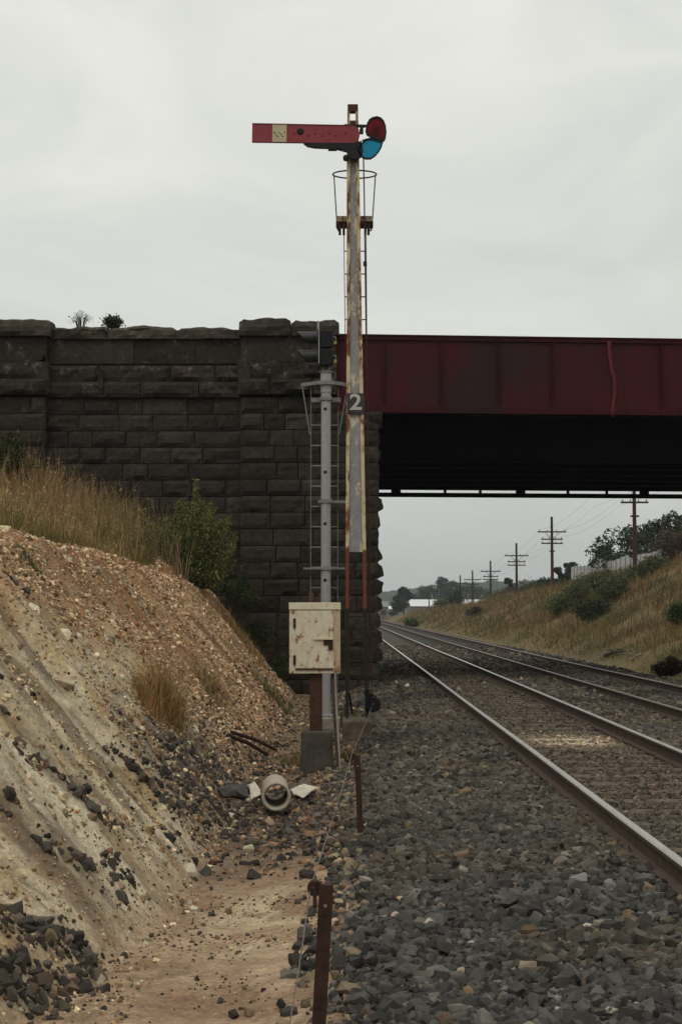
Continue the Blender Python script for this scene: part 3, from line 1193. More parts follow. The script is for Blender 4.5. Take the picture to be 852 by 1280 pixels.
# bearing course under the girder
course(pi_, (x_p1, YP - 0.02, Z_SEAT - 0.30), UX, FR, x_pier - x_p1 + 0.1, 0.3, 0.08, 0.5, 0.9, depth=0.4)
build_stone(pi_, 'quoin_face', ab)
for nm, y0, xa, xb, dz in (('string_course', YW, x_pl, x_p0, 0.0), ('string_course', YP, XL, x_pl + 0.07, 0.04), ('string_course', YP, x_p0 - 0.07, x_p1 + 0.02, 0.04)):
    sc = SB()
    course(sc, (xa, y0 - 0.13, Z_STR + dz), UX, FR, xb - xa, Z_MID - Z_STR, 0.11, 0.7, 1.5, depth=0.45)
    course(sc, (xa, y0 - 0.05, Z_MID + dz), UX, FR, xb - xa, Z_PB - Z_MID, 0.12, 0.8, 1.8, depth=0.45)
    for e, d in ((xa, -1), (xb, 1)):
        if y0 == YP and e > XL + 1:
            block(sc, (e, y0 + 0.3 if d < 0 else y0 - 0.12, Z_STR + dz), UY * d, RT * d, 0.42, Z_PB - Z_STR - 0.01, 0.05, seed=3)
    build_stone(sc, nm, ab)
for nm, y0, xa, xb, dz in (('parapet_panel', YW, x_pl, x_p0, 0.0), ('parapet_panel', YP, XL, x_pl, 0.06), ('parapet_panel', YP, x_p0, x_p1, 0.06)):
    pp = SB()
    course(pp, (xa, y0, Z_PB + 0.04), UX, FR, xb - xa, Z_PT - Z_PB - 0.04 + dz, 0.022, 1.2, 2.2, depth=0.5, cell=0.16)
    if y0 == YP:
        for e, d in ((xa, -1), (xb, 1)):
            if e > XL + 1:
                block(pp, (e, y0 + 0.3 if d < 0 else y0, Z_PB + 0.04), UY * d, RT * d, 0.32, Z_PT - Z_PB - 0.04 + dz, 0.02, seed=3)
    build_stone(pp, nm, ab)


def coping(name, xa, xb, yf, z0, z1, lmin, lmax, rnd=0.12, var=0.03):
    mb = SB()
    tints = []
    x = xa
    while x < xb - 0.01:
        w = random.uniform(lmin, lmax)
        if xb - x - w < 0.5 * lmin:
            w = xb - x
        nx_, nt = max(4, int(w / 0.11)), 12
        ph = random.uniform(0, 90)
        top = z1 + random.gauss(0, var)
        vs = []
        yb = yf + 1.0
        prof = [(yf, z0), (yf - 0.02, z0 + 0.1), (yf - 0.03, z0 + 0.22), (yf, top - rnd), (yf + 0.07, top - 0.05), (yf + 0.2, top - 0.012), (yf + 0.45, top + 0.01), (yf + 0.7, top), (yf + 0.9, top - 0.06), (yb, top - 0.15), (yb, z0)]
        for i in range(nx_ + 1):
            s = i / nx_
            e = min(s, 1 - s) * w
            dr = max(0, 1 - e / 0.12)
            for j, (y_, z_) in enumerate(prof):
                nz = float(fbm(np.array([s * w * 2.6 + ph]), np.array([j * 0.55 + ph]), 7, 3)[0]) - 0.5
                nz2 = float(fbm(np.array([s * w * 1.3 + ph * 3]), np.array([j * 0.2]), 9, 3)[0]) - 0.5
                yy = y_ - (0.22 * nz if j < 6 else 0) + (0.05 * dr if j < 5 else 0)
                z2 = z_ + ((0.10 * nz + 0.16 * nz2 - 0.07 * dr) if 2 < j < 10 else 0)
                vs.append((x + 0.008 + (w - 0.016) * s, yy, z2))
        m = len(prof)
        fs = []
        for i in range(nx_):
            for j in range(m - 1):
                k = i * m + j
                fs.append((k, k + m, k + m + 1, k + 1))
        fs.append(tuple(range(m)))
        fs.append(tuple(nx_ * m + q for q in range(m - 1, -1, -1)))
        mb.add(vs, fs)
        tints += [1.25 * math.exp(random.gauss(0, 0.15))] * len(vs)
        x += w
    mb.tints = tints
    return build_stone(mb, name, ab)


Z_PCT = xz(360, 398.5, YP)[1]
Z_PCB = xz(360, 420.5, YP)[1]
coping('coping', x_pl + 0.05, x_p0 - 0.02, YW - 0.12, Z_PT, Z_CT, 1.1, 1.8)
coping('pillar_coping', XL, x_pl + 0.1, YP - 0.14, Z_PCB, Z_PCT + 0.02, 2.4, 3.0, 0.2)
coping('pilaster_coping', x_p0 - 0.06, x_p1 + 0.1, YP - 0.14, Z_PCB, Z_PCT, 1.2, 1.5, 0.2, 0.008)

# road fill behind the wing wall
rf = MB()
rf.prism([(-60, -1), (-60, Z_PB), (-1.2, Z_PB), (-1.2, -1)], YW + 0.76, YFAR - 0.2)
o = rf.build('road_fill', M_CONC_BROWN)
props(o, kind='structure')

# far-side abutment, only the bank hides it
rb_ = thing('stone_abutment', 'bluestone abutment at the far right end of the red bridge', 'bridge abutment', (11.6, YW, -0.9))
ABO2 = Vector((11.6, YW, -0.9))
class SB2(MB):
    def add(self, vs, fs, mi=0):
        return super().add([Vector(v) - ABO2 for v in vs], fs, mi)
m = SB2()
zz = -0.9
while zz < Z_SEAT - 0.1:
    h = min(hc, Z_SEAT - zz)
    course(m, (11.6, YP + 0.6, zz), UX, FR, 8, h, 0.09, cell=0.2)
    course(m, (11.6, YFAR, zz), -UY, -RT, YFAR - YP - 0.6, h, 0.09, 0.9, 1.7, cell=0.3)
    zz += h
build_stone(m, 'wall', rb_)
m = SB2()
m.box((11.7, YP + 0.75, -0.9), (24, YFAR, Z_SEAT - 0.02))
m.build('wall_core', M_MORTAR, rb_)
m = MB()
m.prism([(13.3, 2), (13.3, Z_PB - 0.02), (80, Z_PB - 0.02), (80, 2)], YW + 0.8, YFAR - 0.2)
props(m.build('road_fill', M_CONC_BROWN), kind='structure')

# ------------------------------------------------------------------ bridge
br = thing('girder_bridge', 'maroon riveted plate girder road bridge spanning the railway', 'bridge', (0, 35, Z_SEAT))
SK = math.tan(math.radians(4.3))
BO = Vector((0, 35, Z_SEAT))


def skew(v, Y0):
    v = Vector(v)
    return (v.x, v.y + Y0 + SK * v.x - BO.y, v.z - BO.z)


class GB(MB):
    def __init__(self, Y0):
        super().__init__()
        self.Y0 = Y0

    def add(self, vs, fs, mi=0):
        return super().add([skew(v, self.Y0) for v in vs], fs, mi)


GX0 = x_p1 - 0.04
GX1 = 13.2
ZG0 = Z_SEAT
ZG1 = xz(600, 418.5, 35.0)[1]
Y1, Y2 = 34.95, 44.9
ZB = xz(472, 611.5, Y2)[1]     # underside of the deep beams
for gi, (Y0, mat) in enumerate(((Y1, M_MAROON), (Y2 + 0.6, M_MAROON))):
    g = GB(Y0)
    g.box((GX0, 0, ZG0 + 0.02), (GX1, 0.02, ZG1 - 0.02))                  # web
    g.box((GX0, -0.09, ZG1 - 0.025), (GX1, 0.24, ZG1))                     # top flange
    g.box((GX0, -0.05, ZG1 - 0.13), (GX1, -0.002, ZG1 - 0.027))            # top angle
    g.box((GX0, -0.11, ZG0), (GX1, 0.3, ZG0 + 0.03))                       # bottom flange
    g.box((GX0, -0.055, ZG0 + 0.032), (GX1, -0.002, ZG0 + 0.2))            # bottom angle
    # rivet heads
    if gi == 0:
        for zr in (ZG0 + 0.08, ZG0 + 0.15, ZG1 - 0.09):
            x = GX0 + 0.1
            while x < 10.5:
                g.box((x, -0.075, zr - 0.016), (x + 0.032, -0.055, zr + 0.016))
                x += 0.11
    go = g.build('main_girder', mat, br)
    xs_ = [xz(p, 470, 35)[0] for p in (480, 551, 624, 692, 832)]
    xs_ += [xs_[-1] + 1.42 * (q + 1) for q in range(3)]
    for xq in xs_:
        s = GB(Y0)
        s.box((xq - 0.075, -0.022, ZG0 + 0.2), (xq + 0.075, -0.003, ZG1 - 0.13))
        s.box((xq - 0.009, -0.10, ZG0 + 0.2), (xq + 0.009, -0.024, ZG1 - 0.13))
        if gi == 0:
            for q in range(13):
                z_ = ZG0 + 0.28 + q * 0.125
                for dx in (-0.045, 0.045):
                    s.box((xq + dx - 0.015, -0.042, z_ - 0.015), (xq + dx + 0.015, -0.022, z_ + 0.015))
        so = s.build('stiffener', mat, go)
    if gi == 0:
        st = GB(Y0)
        pts = [(764, 422), (764.5, 440), (767, 458), (771, 472), (771.5, 488), (769, 503), (768, 518)]
        pw = [Vector((xz(a, b, 35)[0], -0.07 - 0.02 * math.sin(i), xz(a, b, 35)[1])) for i, (a, b) in enumerate(pts)]
        for a, b in zip(pw[:-1], pw[1:]):
            st.bar(a, b, 0.09, 0.03)
        so = st.build('bent_strap', mat_plain('faded_maroon', (0.098, 0.019, 0.022), 0.65, spec=0.12), go)
        so['label'] = 'bent paler stiffener strap'
XB0 = x_pier - 0.35
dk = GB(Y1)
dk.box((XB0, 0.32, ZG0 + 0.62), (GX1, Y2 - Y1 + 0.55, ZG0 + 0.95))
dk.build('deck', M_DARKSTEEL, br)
nb = 6
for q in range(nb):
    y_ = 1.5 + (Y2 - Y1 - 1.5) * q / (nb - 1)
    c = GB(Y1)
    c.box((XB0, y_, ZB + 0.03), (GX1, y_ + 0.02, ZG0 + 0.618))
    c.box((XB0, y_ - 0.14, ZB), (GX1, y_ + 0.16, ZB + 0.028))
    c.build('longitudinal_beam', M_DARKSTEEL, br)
for q in range(9):
    x_ = 1.5 + q * 1.55
    c = GB(Y1)
    c.box((x_, 0.32, ZG0 + 0.1), (x_ + 0.02, 1.35, ZG0 + 0.615))
    c.build('cross_girder', M_DARKSTEEL, br)
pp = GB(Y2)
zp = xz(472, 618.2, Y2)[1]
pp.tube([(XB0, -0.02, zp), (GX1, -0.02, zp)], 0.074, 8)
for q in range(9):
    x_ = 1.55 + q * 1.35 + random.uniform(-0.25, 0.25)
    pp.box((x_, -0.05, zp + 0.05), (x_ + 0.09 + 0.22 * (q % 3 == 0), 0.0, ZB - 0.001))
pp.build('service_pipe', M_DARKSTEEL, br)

# ------------------------------------------------------------------ tracks
def rail_mesh(X, top_mat, side_mat, parent, ox):
    prof = [(-0.07, -0.172), (-0.07, -0.162), (-0.012, -0.140), (-0.010, -0.046), (-0.036, -0.034), (-0.036, -0.008), (-0.026, 0.0), (0.026, 0.0), (0.036, -0.008), (0.036, -0.034), (0.010, -0.046), (0.012, -0.140), (0.07, -0.162), (0.07, -0.172)]
    ys = list(np.arange(1.0, 60, 1.5)) + list(np.geomspace(60, 900, 30))
    mb = MB()
    vs = []
    for y in ys:
        dx = 0.012 * (float(vnoise(np.array([y * 0.08]), np.array([X]), 4)[0]) - 0.5)
        dz = 0.012 * (float(vnoise(np.array([y * 0.12]), np.array([X]), 6)[0]) - 0.5)
        for a, b in prof:
            vs.append((X - ox + a + dx, y, b + dz))
    m = len(prof)
    top, side = [], []
    for i in range(len(ys) - 1):
        for j in range(m):
            k = (j + 1) % m
            f = (i * m + j, (i + 1) * m + j, (i + 1) * m + k, i * m + k)
            (top if j in (5, 6, 7) else side).append(f)
    mb.add(vs, side, 0)
    b0 = 0
    mb.f += top
    mb.m += [1] * len(top)
    return mb.build('rail', [side_mat, top_mat], parent)


for ti, (ra, rb2, tm, nm) in enumerate(((0, 1, M_RAILTOP, 'near railway track with shiny worn rails on fouled ballast'), (2, 3, M_RAILTOP2, 'farther railway track with dull brown rails below the grassy bank'))):
    ox = (RAIL_X[ra] + RAIL_X[rb2]) / 2
    tr = thing('railway_track', nm, 'railway track', (ox, 0, 0))
    for r in (ra, rb2):
        rail_mesh(RAIL_X[r], tm, M_RAILSIDE, tr, ox)
    proto = None
    for q in range(62 if ti == 0 else 50):
        y = 5.0 + q * 0.68 + random.uniform(-0.03, 0.03) + (0 if ti == 0 else 14)
        if proto is None:
            mb = MB()
            mb.box((-1.3, -0.115, -0.30), (1.3, 0.115, -0.173))
            so = mb.build('sleeper', M_SLEEPER, tr, bevel=0.012)
            proto = so
            plates = []
            for sg_ in (-1, 1):
                pm = MB()
                cx = sg_ * (RAIL_X[rb2] - RAIL_X[ra]) / 2
                pm.box((cx - 0.15, -0.09, -0.1735), (cx + 0.15, 0.09, -0.1722))
                for dx in (-0.085, 0.085):
                    for dy in (-0.05, 0.05):
                        pm.box((cx + dx - 0.014, dy - 0.012, -0.1722), (cx + dx + 0.014, dy + 0.012, -0.148))
                plates.append(pm.build('base_plate', M_RAILSIDE, so))
        else:
            so = proto.copy()
            COL.objects.link(so)
            so.parent = tr
            if ti == 0 and q < 34:
                for p_ in plates:
                    c_ = p_.copy()
                    COL.objects.link(c_)
                    c_.parent = so
        so.location = (random.uniform(-0.04, 0.04), y, random.uniform(-0.006, 0.0))
        so.rotation_euler = (0, 0, random.gauss(0, 0.012))

# ------------------------------------------------------------------ semaphore signal
YS = 21.0
sg = thing('semaphore_signal', 'tall cream lattice post semaphore signal with red arm at danger', 'railway signal', (xz(445.5, 896, YS)[0], YS, xz(445, 896, YS)[1]))
SO = Vector(sg.location)


def S(px, py, dy=0.0, Y=YS):
    p = at(px, py, Y + dy) - SO
    return p


class LB(MB):
    """builder in coordinates local to an origin"""
    pass


# two rails of the post
edges = [(132, 434.2, 447.2), (200, 433.2, 448.6), (420, 433.2, 452.4), (690, 431.7, 457.3), (775, 431.6, 458.2), (897, 431.3, 460.8)]
for side in (0, 1):
    mb = MB()
    wd = 0.052
    vs = []
    for py, a, b in edges:
        w = wd if py > 180 else 0.035
        pc = S(a if side == 0 else b, py)
        x0, x1 = (pc.x, pc.x + w) if side == 0 else (pc.x - w, pc.x)
        for x, y in ((x0, -0.06), (x1, -0.06), (x1, 0.06), (x0, 0.06)):
            vs.append((x, y, pc.z))
    fs = [(0, 3, 2, 1)]
    n = len(edges)
    for i in range(n - 1):
        for k in range(4):
            l = (k + 1) % 4
            fs.append((i * 4 + k, i * 4 + l, (i + 1) * 4 + l, (i + 1) * 4 + k))
    fs.append(tuple((n - 1) * 4 + k for k in range(4)))
    mb.add(vs, fs)
    # bolts
    for q in range(9):
        py = 232 + q * 66
        pc = S(434.5 + (q % 2) if side == 0 else 448.5 + q * 1.0, py)
        mb.box((pc.x - 0.012, -0.072, pc.z - 0.012), (pc.x + 0.012, -0.0605, pc.z + 0.012))
    mb.build('post_rail', M_POSTRAIL, sg, bevel=0.006)
mb = MB()
for (p0, a0, b0), (p1, a1, b1) in zip(edges[1:3], edges[2:4]):
    q = [S(a0 + 3.5, p0), S(b0 - 3.5, p0), S(b1 - 3.5, p1), S(a1 + 3.5, p1)]
    mb.prism([(v.x, v.z) for v in q], -0.035, 0.035)
web = mb.build('web_plate', M_WEB, sg)
mb = MB()
c0, c1 = S(434.4, 132), S(447, 140.5)
mb.box((c0.x, -0.062, c0.z), (c1.x, 0.062, c1.z))
c0, c1 = S(434.2, 152), S(447.4, 158)
mb.box((c0.x, -0.05, c0.z), (c1.x, 0.05, c1.z))
mb.build('top_cap', M_RUST, sg)
mb = MB()
for py in (735, 746):
    a, b = S(433, py), S(456, py)
    mb.box((a.x, -0.02, a.z - 0.012), (b.x, 0.0, a.z + 0.012)) if py == 735 else None
a, b = S(435, 735), S(456, 690)
mb.build('tie_strap', M_RUST, sg)
# number plate and numeral
a, b = S(433.4, 492.5), S(455.2, 516.5)
mb = MB()
mb.box((a.x, -0.075, b.z), (b.x, -0.062, a.z))
mb.box((a.x, -0.078, b.z - 0.02), (b.x, -0.06, b.z - 0.004))
npl = mb.build('number_plate', M_NUMPLATE, sg)
fc = bpy.data.curves.new('numeral', 'FONT')
fc.body = '2'
fc.align_x = 'CENTER'
fc.align_y = 'CENTER'
fc.size = 0.335
fc.extrude = 0.002
fc.offset = 0.0065
fc.materials.append(M_NUMERAL)
fo = bpy.data.objects.new('numeral_curve', fc)
COL.objects.link(fo)
bpy.context.view_layer.update()
fme = bpy.data.meshes.new_from_object(fo.evaluated_get(bpy.context.evaluated_depsgraph_get()))
fme.name = 'numeral'
bpy.data.objects.remove(fo)
fo = bpy.data.objects.new('numeral', fme)
COL.objects.link(fo)
fo.parent = npl
pc = S(444.3, 504.5)
fo.location = (pc.x, -0.079, pc.z)
fo.rotation_euler = (PI / 2, 0, 0)
fo.scale = (1.12, 1, 1)
# arm
YA = -0.16
def SA(px, py):
    p = S(px, py, YA)
    return (p.x, p.z)
mb = MB()
poly = [SA(315.3, 154.7), SA(314.9, 177.6), SA(441, 179.2), SA(446, 177), SA(448.8, 172.5), SA(449.5, 167.5), SA(447.8, 161.5), SA(444, 158), SA(439, 157)]
mb.prism(poly, YA - 0.008, YA + 0.008)
arm = mb.build('arm', M_RED, sg)
mb = MB()
mb.prism([SA(340.6, 155.0), SA(340.4, 178.0), SA(357.9, 178.3), SA(358.3, 155.3)], YA - 0.0115, YA + 0.0115)
for i in range(7):
    p = SA(342.5 + i * 2.2, 166 + (i % 3) * 2.4)
    mb.box((p[0] - 0.008, YA - 0.016, p[1] - 0.01), (p[0] + 0.008, YA - 0.0117, p[1] + 0.01), 1)
mb.build('white_stripe', [M_CREAMSTRIPE, M_BLACK], arm)
mb = MB()
for i, px in enumerate((368, 385, 394, 403, 411, 420, 432)):
    p = SA(px, 167 + (i % 2) * 3)
    mb.lathe([(0.0, -0.006), (0.012, -0.004), (0.014, 0.0)], (p[0], YA - 0.0082, p[1]), 8, 'y')
p = SA(375.3, 164.6)
mb.lathe([(0.0, -0.012), (0.035, -0.01), (0.055, 0.0)], (p[0], YA - 0.0082, p[1]), 12, 'y')
mb.build('rivet', M_BLACK, arm)
mb = MB()
rim0 = [SA(315.3, 154.2), SA(439, 156.6), SA(439, 157.6), SA(315.3, 155.2)]
mb.prism(rim0, YA - 0.016, YA + 0.016)
rim1 = [SA(314.9, 177.2), SA(441, 178.8), SA(441, 179.8), SA(314.9, 178.2)]
mb.prism(rim1, YA - 0.016, YA + 0.016)
mb.build('arm_rim', mat_plain('dark_red_edge', (0.12, 0.018, 0.022), 0.6), arm)
# arm casting and spectacle
mb = MB()
mb.prism([SA(379, 179.8), SA(384, 183.5), SA(393, 185.3), SA(420, 186.3), SA(428, 187.2), SA(433, 190), SA(436, 198), SA(445, 200), SA(452, 196), SA(453.5, 188), SA(451.5, 176), SA(446, 178.5)], YA - 0.02, YA + 0.03)
p0, p1 = SA(410, 184), SA(421, 188)
mb.box((p0[0], YA - 0.04, p1[1]), (p1[0], YA + 0.04, p0[1]))
p = SA(432, 196.5)
mb.lathe([(0.0, -0.05), (0.04, -0.045), (0.045, 0.03), (0.0, 0.04)], (p[0], YA + 0.04, p[1]), 12, 'y')
p = SA(441, 188)
mb.lathe([(0.0, -0.06), (0.05, -0.05), (0.055, 0.1)], (p[0], YA + 0.04, p[1]), 14, 'y')
p0, p1 = SA(430, 154.5), SA(458, 158.5)
mb.prism([p0, (p1[0], p0[1] - 0.01), p1, (p0[0], p1[1])], YA + 0.012, YA + 0.04)
p0, p1 = SA(449, 161), SA(454, 167)
mb.box((p0[0], YA - 0.01, p1[1]), (p1[0], YA + 0.04, p0[1]))
p0, p1 = SA(421, 187), SA(436, 191)
mb.bar((p0[0], YA, p0[1]), (p1[0], YA, p1[1]), 0.015, 0.015)
mb.build('arm_casting', M_BLACK, sg, bevel=0.004)


def Zp(pts):   # 4.26x detail of the photo with its corner at (300, 120)
    return [SA(300 + a / 4.26, 120 + b / 4.26) for a, b in pts]


def ringed(name, pts, thick, glassmat, gname, parent):
    mx_, mz_ = 712, 224
    pts = [(mx_ + (a - mx_) * 1.05, mz_ + (b - mz_) * 1.04) for a, b in pts]
    outer = Zp(pts)
    cx = sum(p[0] for p in outer) / len(outer)
    cz = sum(p[1] for p in outer) / len(outer)
    inner = [(cx + (x - cx) * (1 - thick), cz + (z - cz) * (1 - thick)) for x, z in outer]
    mb = MB()
    n = len(outer)
    for y0, flip in ((YA - 0.02, 0), (YA + 0.02, 1)):
        vs = [(x, y0, z) for x, z in outer] + [(x, y0, z) for x, z in inner]
        mb.add(vs, [(i, (i + 1) % n, n + (i + 1) % n, n + i) for i in range(n)])
    for ring in (outer, inner):
        vs = [(x, YA - 0.02, z) for x, z in ring] + [(x, YA + 0.02, z) for x, z in ring]
        mb.add(vs, [(i, (i + 1) % n, n + (i + 1) % n, n + i) for i in range(n)])
    o = mb.build(name, M_BLACK, parent)
    mb = MB()
    mb.prism(inner, YA - 0.004, YA + 0.004)
    mb.build(gname, glassmat, o)
    return o


red_pts = [(676, 150), (688, 128), (705, 118), (727, 113), (748, 120), (762, 135), (772, 160), (776, 195), (772, 225), (764, 242), (735, 236), (705, 226), (675, 210), (668, 190)]
blu_pts = [(672, 228), (700, 228), (732, 236), (758, 245), (752, 270), (738, 295), (718, 318), (695, 333), (668, 333), (645, 320), (632, 300), (630, 280), (648, 252)]
rs = ringed('spectacle_frame', red_pts, 0.15, M_REDGLASS, 'red_glass', sg)
mb = MB()
for q in ((650, 240, 700, 226), (664, 160, 640, 172)):
    e0, e1 = Zp([(q[0], q[1])])[0], Zp([(q[2], q[3])])[0]
    mb.bar((e0[0], YA, e0[1]), (e1[0], YA, e1[1]), 0.03, 0.03)
mb.prism(Zp([(698, 200), (703, 172), (718, 156), (735, 158), (746, 178), (749, 205), (744, 228), (718, 222), (700, 212)]), YA + 0.022, YA + 0.028)
mb.build('dark_oval', M_TAR, rs)  # dark oval plate at the red glass, with two joining bars
ringed('spectacle_frame', blu_pts, 0.13, M_BLUE, 'blue_glass', sg)
# safety hoop and landing behind the post
mb = MB()
c = S(443, 218, 0.3)
mb.tube([(c.x + 0.335 * math.cos(a), c.y + 0.20 * math.sin(a), c.z) for a in np.linspace(0, 2 * PI, 29)[:-1]], 0.012, 6, closed=True)
for px0, px1 in ((417.2, 420.7), (469, 465.2)):
    a, b = S(px0, 219, 0.3), S(px1, 276, 0.3)
    mb.tube([a, b], 0.009, 6)
    b2 = b + Vector((0.03 if px1 < 440 else -0.03, 0, -0.16))
    mb.tube([b, b + Vector((0, 0, -0.1)), b2], 0.012, 6)
a = S(434, 213, 0.3)
mb.bar((c.x - 0.02, c.y - 0.2, c.z + 0.01), (c.x - 0.02, 0.05, c.z + 0.01), 0.03, 0.012)
mb.build('safety_hoop', M_DARKRUST, sg)
mb = MB()
a, b = S(420.7, 275, 0.3), S(465.2, 281.5, 0.3)
mb.box((a.x, 0.08, b.z), (b.x, 0.5, a.z), 0)
for px in (423, 428, 455, 459):
    a, b = S(px, 281, 0.2), S(px + 3, 288.5, 0.2)
    mb.box((a.x, 0.1, b.z), (b.x, 0.46, a.z), 1)
mb.build('landing', [mat_paint('landing_planks', (0.30, 0.25, 0.17), (0.05, 0.02, 0.012), 0.5, 6), M_DARKRUST], sg)
# ladder
lad = MB()
for (ax, ay), (bx, by) in (((429.6, 288), (437.2, 884)), ((457.2, 288), (462.0, 884))):
    a, b = S(ax, ay, 0.42), S(bx, by, 0.34)
    lad.bar(a, b, 0.012, 0.045, up=(0, 1, 0))
lo = lad.build('ladder', M_DARKRUST, sg)
for q in range(20):
    py = 314 + q * 28.5
    t = (py - 288) / (884 - 288)
    a, b = S(429.6 + 7.6 * t, py, 0.42 - 0.08 * t), S(457.2 + 4.8 * t, py, 0.42 - 0.08 * t)
    r = MB()
    r.tube([a, b], 0.0095, 6)
    r.build('rung', M_DARKRUST, lo)
# down rod, guides, balance lever
mb = MB()
mb.tube([S(454, 196, -0.1), S(455, 240, -0.02), S(457.4, 420, -0.02), S(459.4, 560, -0.02), S(463, 770, -0.02), S(465, 868, -0.02)], 0.010, 6)
a = S(454.6, 329.6, -0.02)
mb.box((a.x - 0.01, -0.05, a.z - 0.03), (a.x + 0.045, 0.02, a.z + 0.03))
mb.build('down_rod', M_DARKRUST, sg)
mb = MB()
a = S(466, 880, -0.05)
mb.lathe([(0.02, -0.05), (0.10, -0.05), (0.115, -0.03), (0.115, 0.03), (0.10, 0.05), (0.02, 0.05)], tuple(a), 18, 'y')
b = S(463.5, 872, -0.05)
mb.box((b.x - 0.09, -0.13, b.z - 0.16), (b.x - 0.03, 0.02, b.z + 0.12))
mb.bar(S(455, 866, -0.05), S(470, 872, -0.05), 0.05, 0.03)
mb.build('balance_pulley', M_BLACK, sg)
# plinth
mb = MB()
a, b = S(427.5, 897, 0), S(464, 934, 0)
for (x0, x1, z0, z1) in ((a.x, b.x, b.z - 0.25, a.z - 0.02),):
    mb.box((x0, -0.3, z0), (x1, 0.5, z1))
mb.build('plinth', M_CONC_BROWN, sg, bevel=0.03)
# leg struts at the foot
mb = MB()
mb.bar(S(436, 866, 0.06), S(440, 892, 0.25), 0.03, 0.03)
mb.build('foot_strut', M_TAR, sg)

# ------------------------------------------------------------------ colour light signal
YC = 24.0
po = at(407, 912, YC)
cs = thing('colour_light_signal', 'grey steel mast signal with two hooded black lamp units', 'railway signal', po)
CO = Vector(cs.location)


def Cc(px, py, dy=0.0):
    return at(px, py, YC + dy) - CO


mb = MB()
zt, zb = Cc(407, 466).z, Cc(407, 896).z
mb.lathe([(0.083, zb), (0.083, zt - 0.35), (0.094, zt - 0.345), (0.094, zt)], (0, 0, 0), 20)
for py in (512, 590.7, 655, 725.4, 800):
    z = Cc(406, py).z
    mb.lathe([(0.0, -0.0845), (0.028, -0.0845), (0.03, -0.06)], (-0.012, 0, z), 12, 'y', 1)
mast = mb.build('mast', [M_GALV, M_BLACK], cs, smooth=True)
mb = MB()
mb.lathe([(0.0, zt + 0.0), (0.12, zt + 0.0), (0.12, zt + 0.02), (0.0, zt + 0.02)], (0, 0, 0), 16)
for dx in (-0.05, 0.05):
    mb.tube([(dx, -0.02, zt + 0.02), (dx, -0.02, zt + 0.13)], 0.014, 6)
mb.build('top_cap', M_GALV_DULL, cs)
mb = MB()
mb.lathe([(0.085, zb + 0.06), (0.16, zb + 0.03), (0.16, zb - 0.0), (0.0, zb)], (0, 0, 0), 16)
mb.build('flange', M_GALV_DULL, cs)
mb = MB()
a, b = Cc(400, 899), Cc(418, 915)
mb.box((-0.24, -0.24, b.z - 0.3), (0.24, 0.24, zb - 0.001))
mb.build('plinth', M_CONC, cs, bevel=0.02)
# lamp head: faces left, hoods out over the lenses
hd = MB()
a, b = Cc(399.6, 414), Cc(402.0, 460)
hd.box((a.x - 0.035, -0.16, b.z), (a.x, 0.16, a.z + 0.01))
a2 = Cc(398.2, 401)
hd.box((a.x - 0.045, -0.012, a.z + 0.0), (a.x - 0.012, 0.012, a2.z), 1)
hd.box((a.x - 0.02, -0.172, b.z + 0.05), (a.x - 0.004, -0.161, a.z + 0.01), 1)
head = hd.build('backboard', [M_BLACK, M_GALV], cs)
for py0, py1 in ((414.5, 436), (437.5, 458)):
    mb = MB()
    a, b = Cc(400.2, py0), Cc(416, py1)
    poly = [(a.x, a.z), (b.x - 0.02, a.z), (b.x, a.z - 0.03), (b.x, b.z + 0.06), (b.x - 0.04, b.z), (a.x, b.z)]
    mb.prism(poly, -0.14, 0.14)
    u = mb.build('lamp_housing', M_BLACK, cs, bevel=0.012)
    # hood: half tube cut back underneath
    zc = (Cc(385, py0).z + Cc(385, py0 + 15).z) / 2
    R_ = (Cc(385, py0).z - Cc(385, py0 + 15).z) / 2
    vs, fs = [], []
    nseg = 18
    xl_top = Cc(371.2, py0).x
    xr = Cc(399.8, py0).x
    for k in range(nseg + 1):
        an = math.radians(-62 + (304) * k / nseg)
        y_, z_ = R_ * math.cos(an), R_ * math.sin(an)
        f = (1 - math.sin(an)) / 2
        xl = xl_top + f * 0.16
        for rr in (1.0, 0.93):
            vs.append((xr, y_ * rr, zc + z_ * rr))
            vs.append((xl, y_ * rr, zc + z_ * rr))
    for k in range(nseg):
        i, j = k * 4, (k + 1) * 4
        fs += [(i, i + 1, j + 1, j), (i + 2, j + 2, j + 3, i + 3), (i + 1, i + 3, j + 3, j + 1)]
    mb = MB()
    mb.add(vs, fs)
    mb.build('hood', M_HOOD, u, smooth=True)
    mb = MB()
    mb.lathe([(0.0, xr + 0.008), (R_ * 0.9, xr + 0.003)], (0, 0, zc), 16, 'x')
    mb.build('lens', M_GLASS_DARK, u)
    mb = MB()
    p = Cc(418.5, py0 + 10)
    mb.tube([(p.x - 0.04, -0.1, p.z + 0.02), (p.x + 0.01, -0.1, p.z + 0.03), (p.x + 0.015, -0.1, p.z - 0.02)], 0.008, 6)
    p = Cc(419.2, py0 + 15)
    mb.box((p.x - 0.025, -0.115, p.z - 0.03), (p.x + 0.02, -0.085, p.z + 0.025), 1)
    mb.build('padlock', [M_GALV, M_BRASS], u)
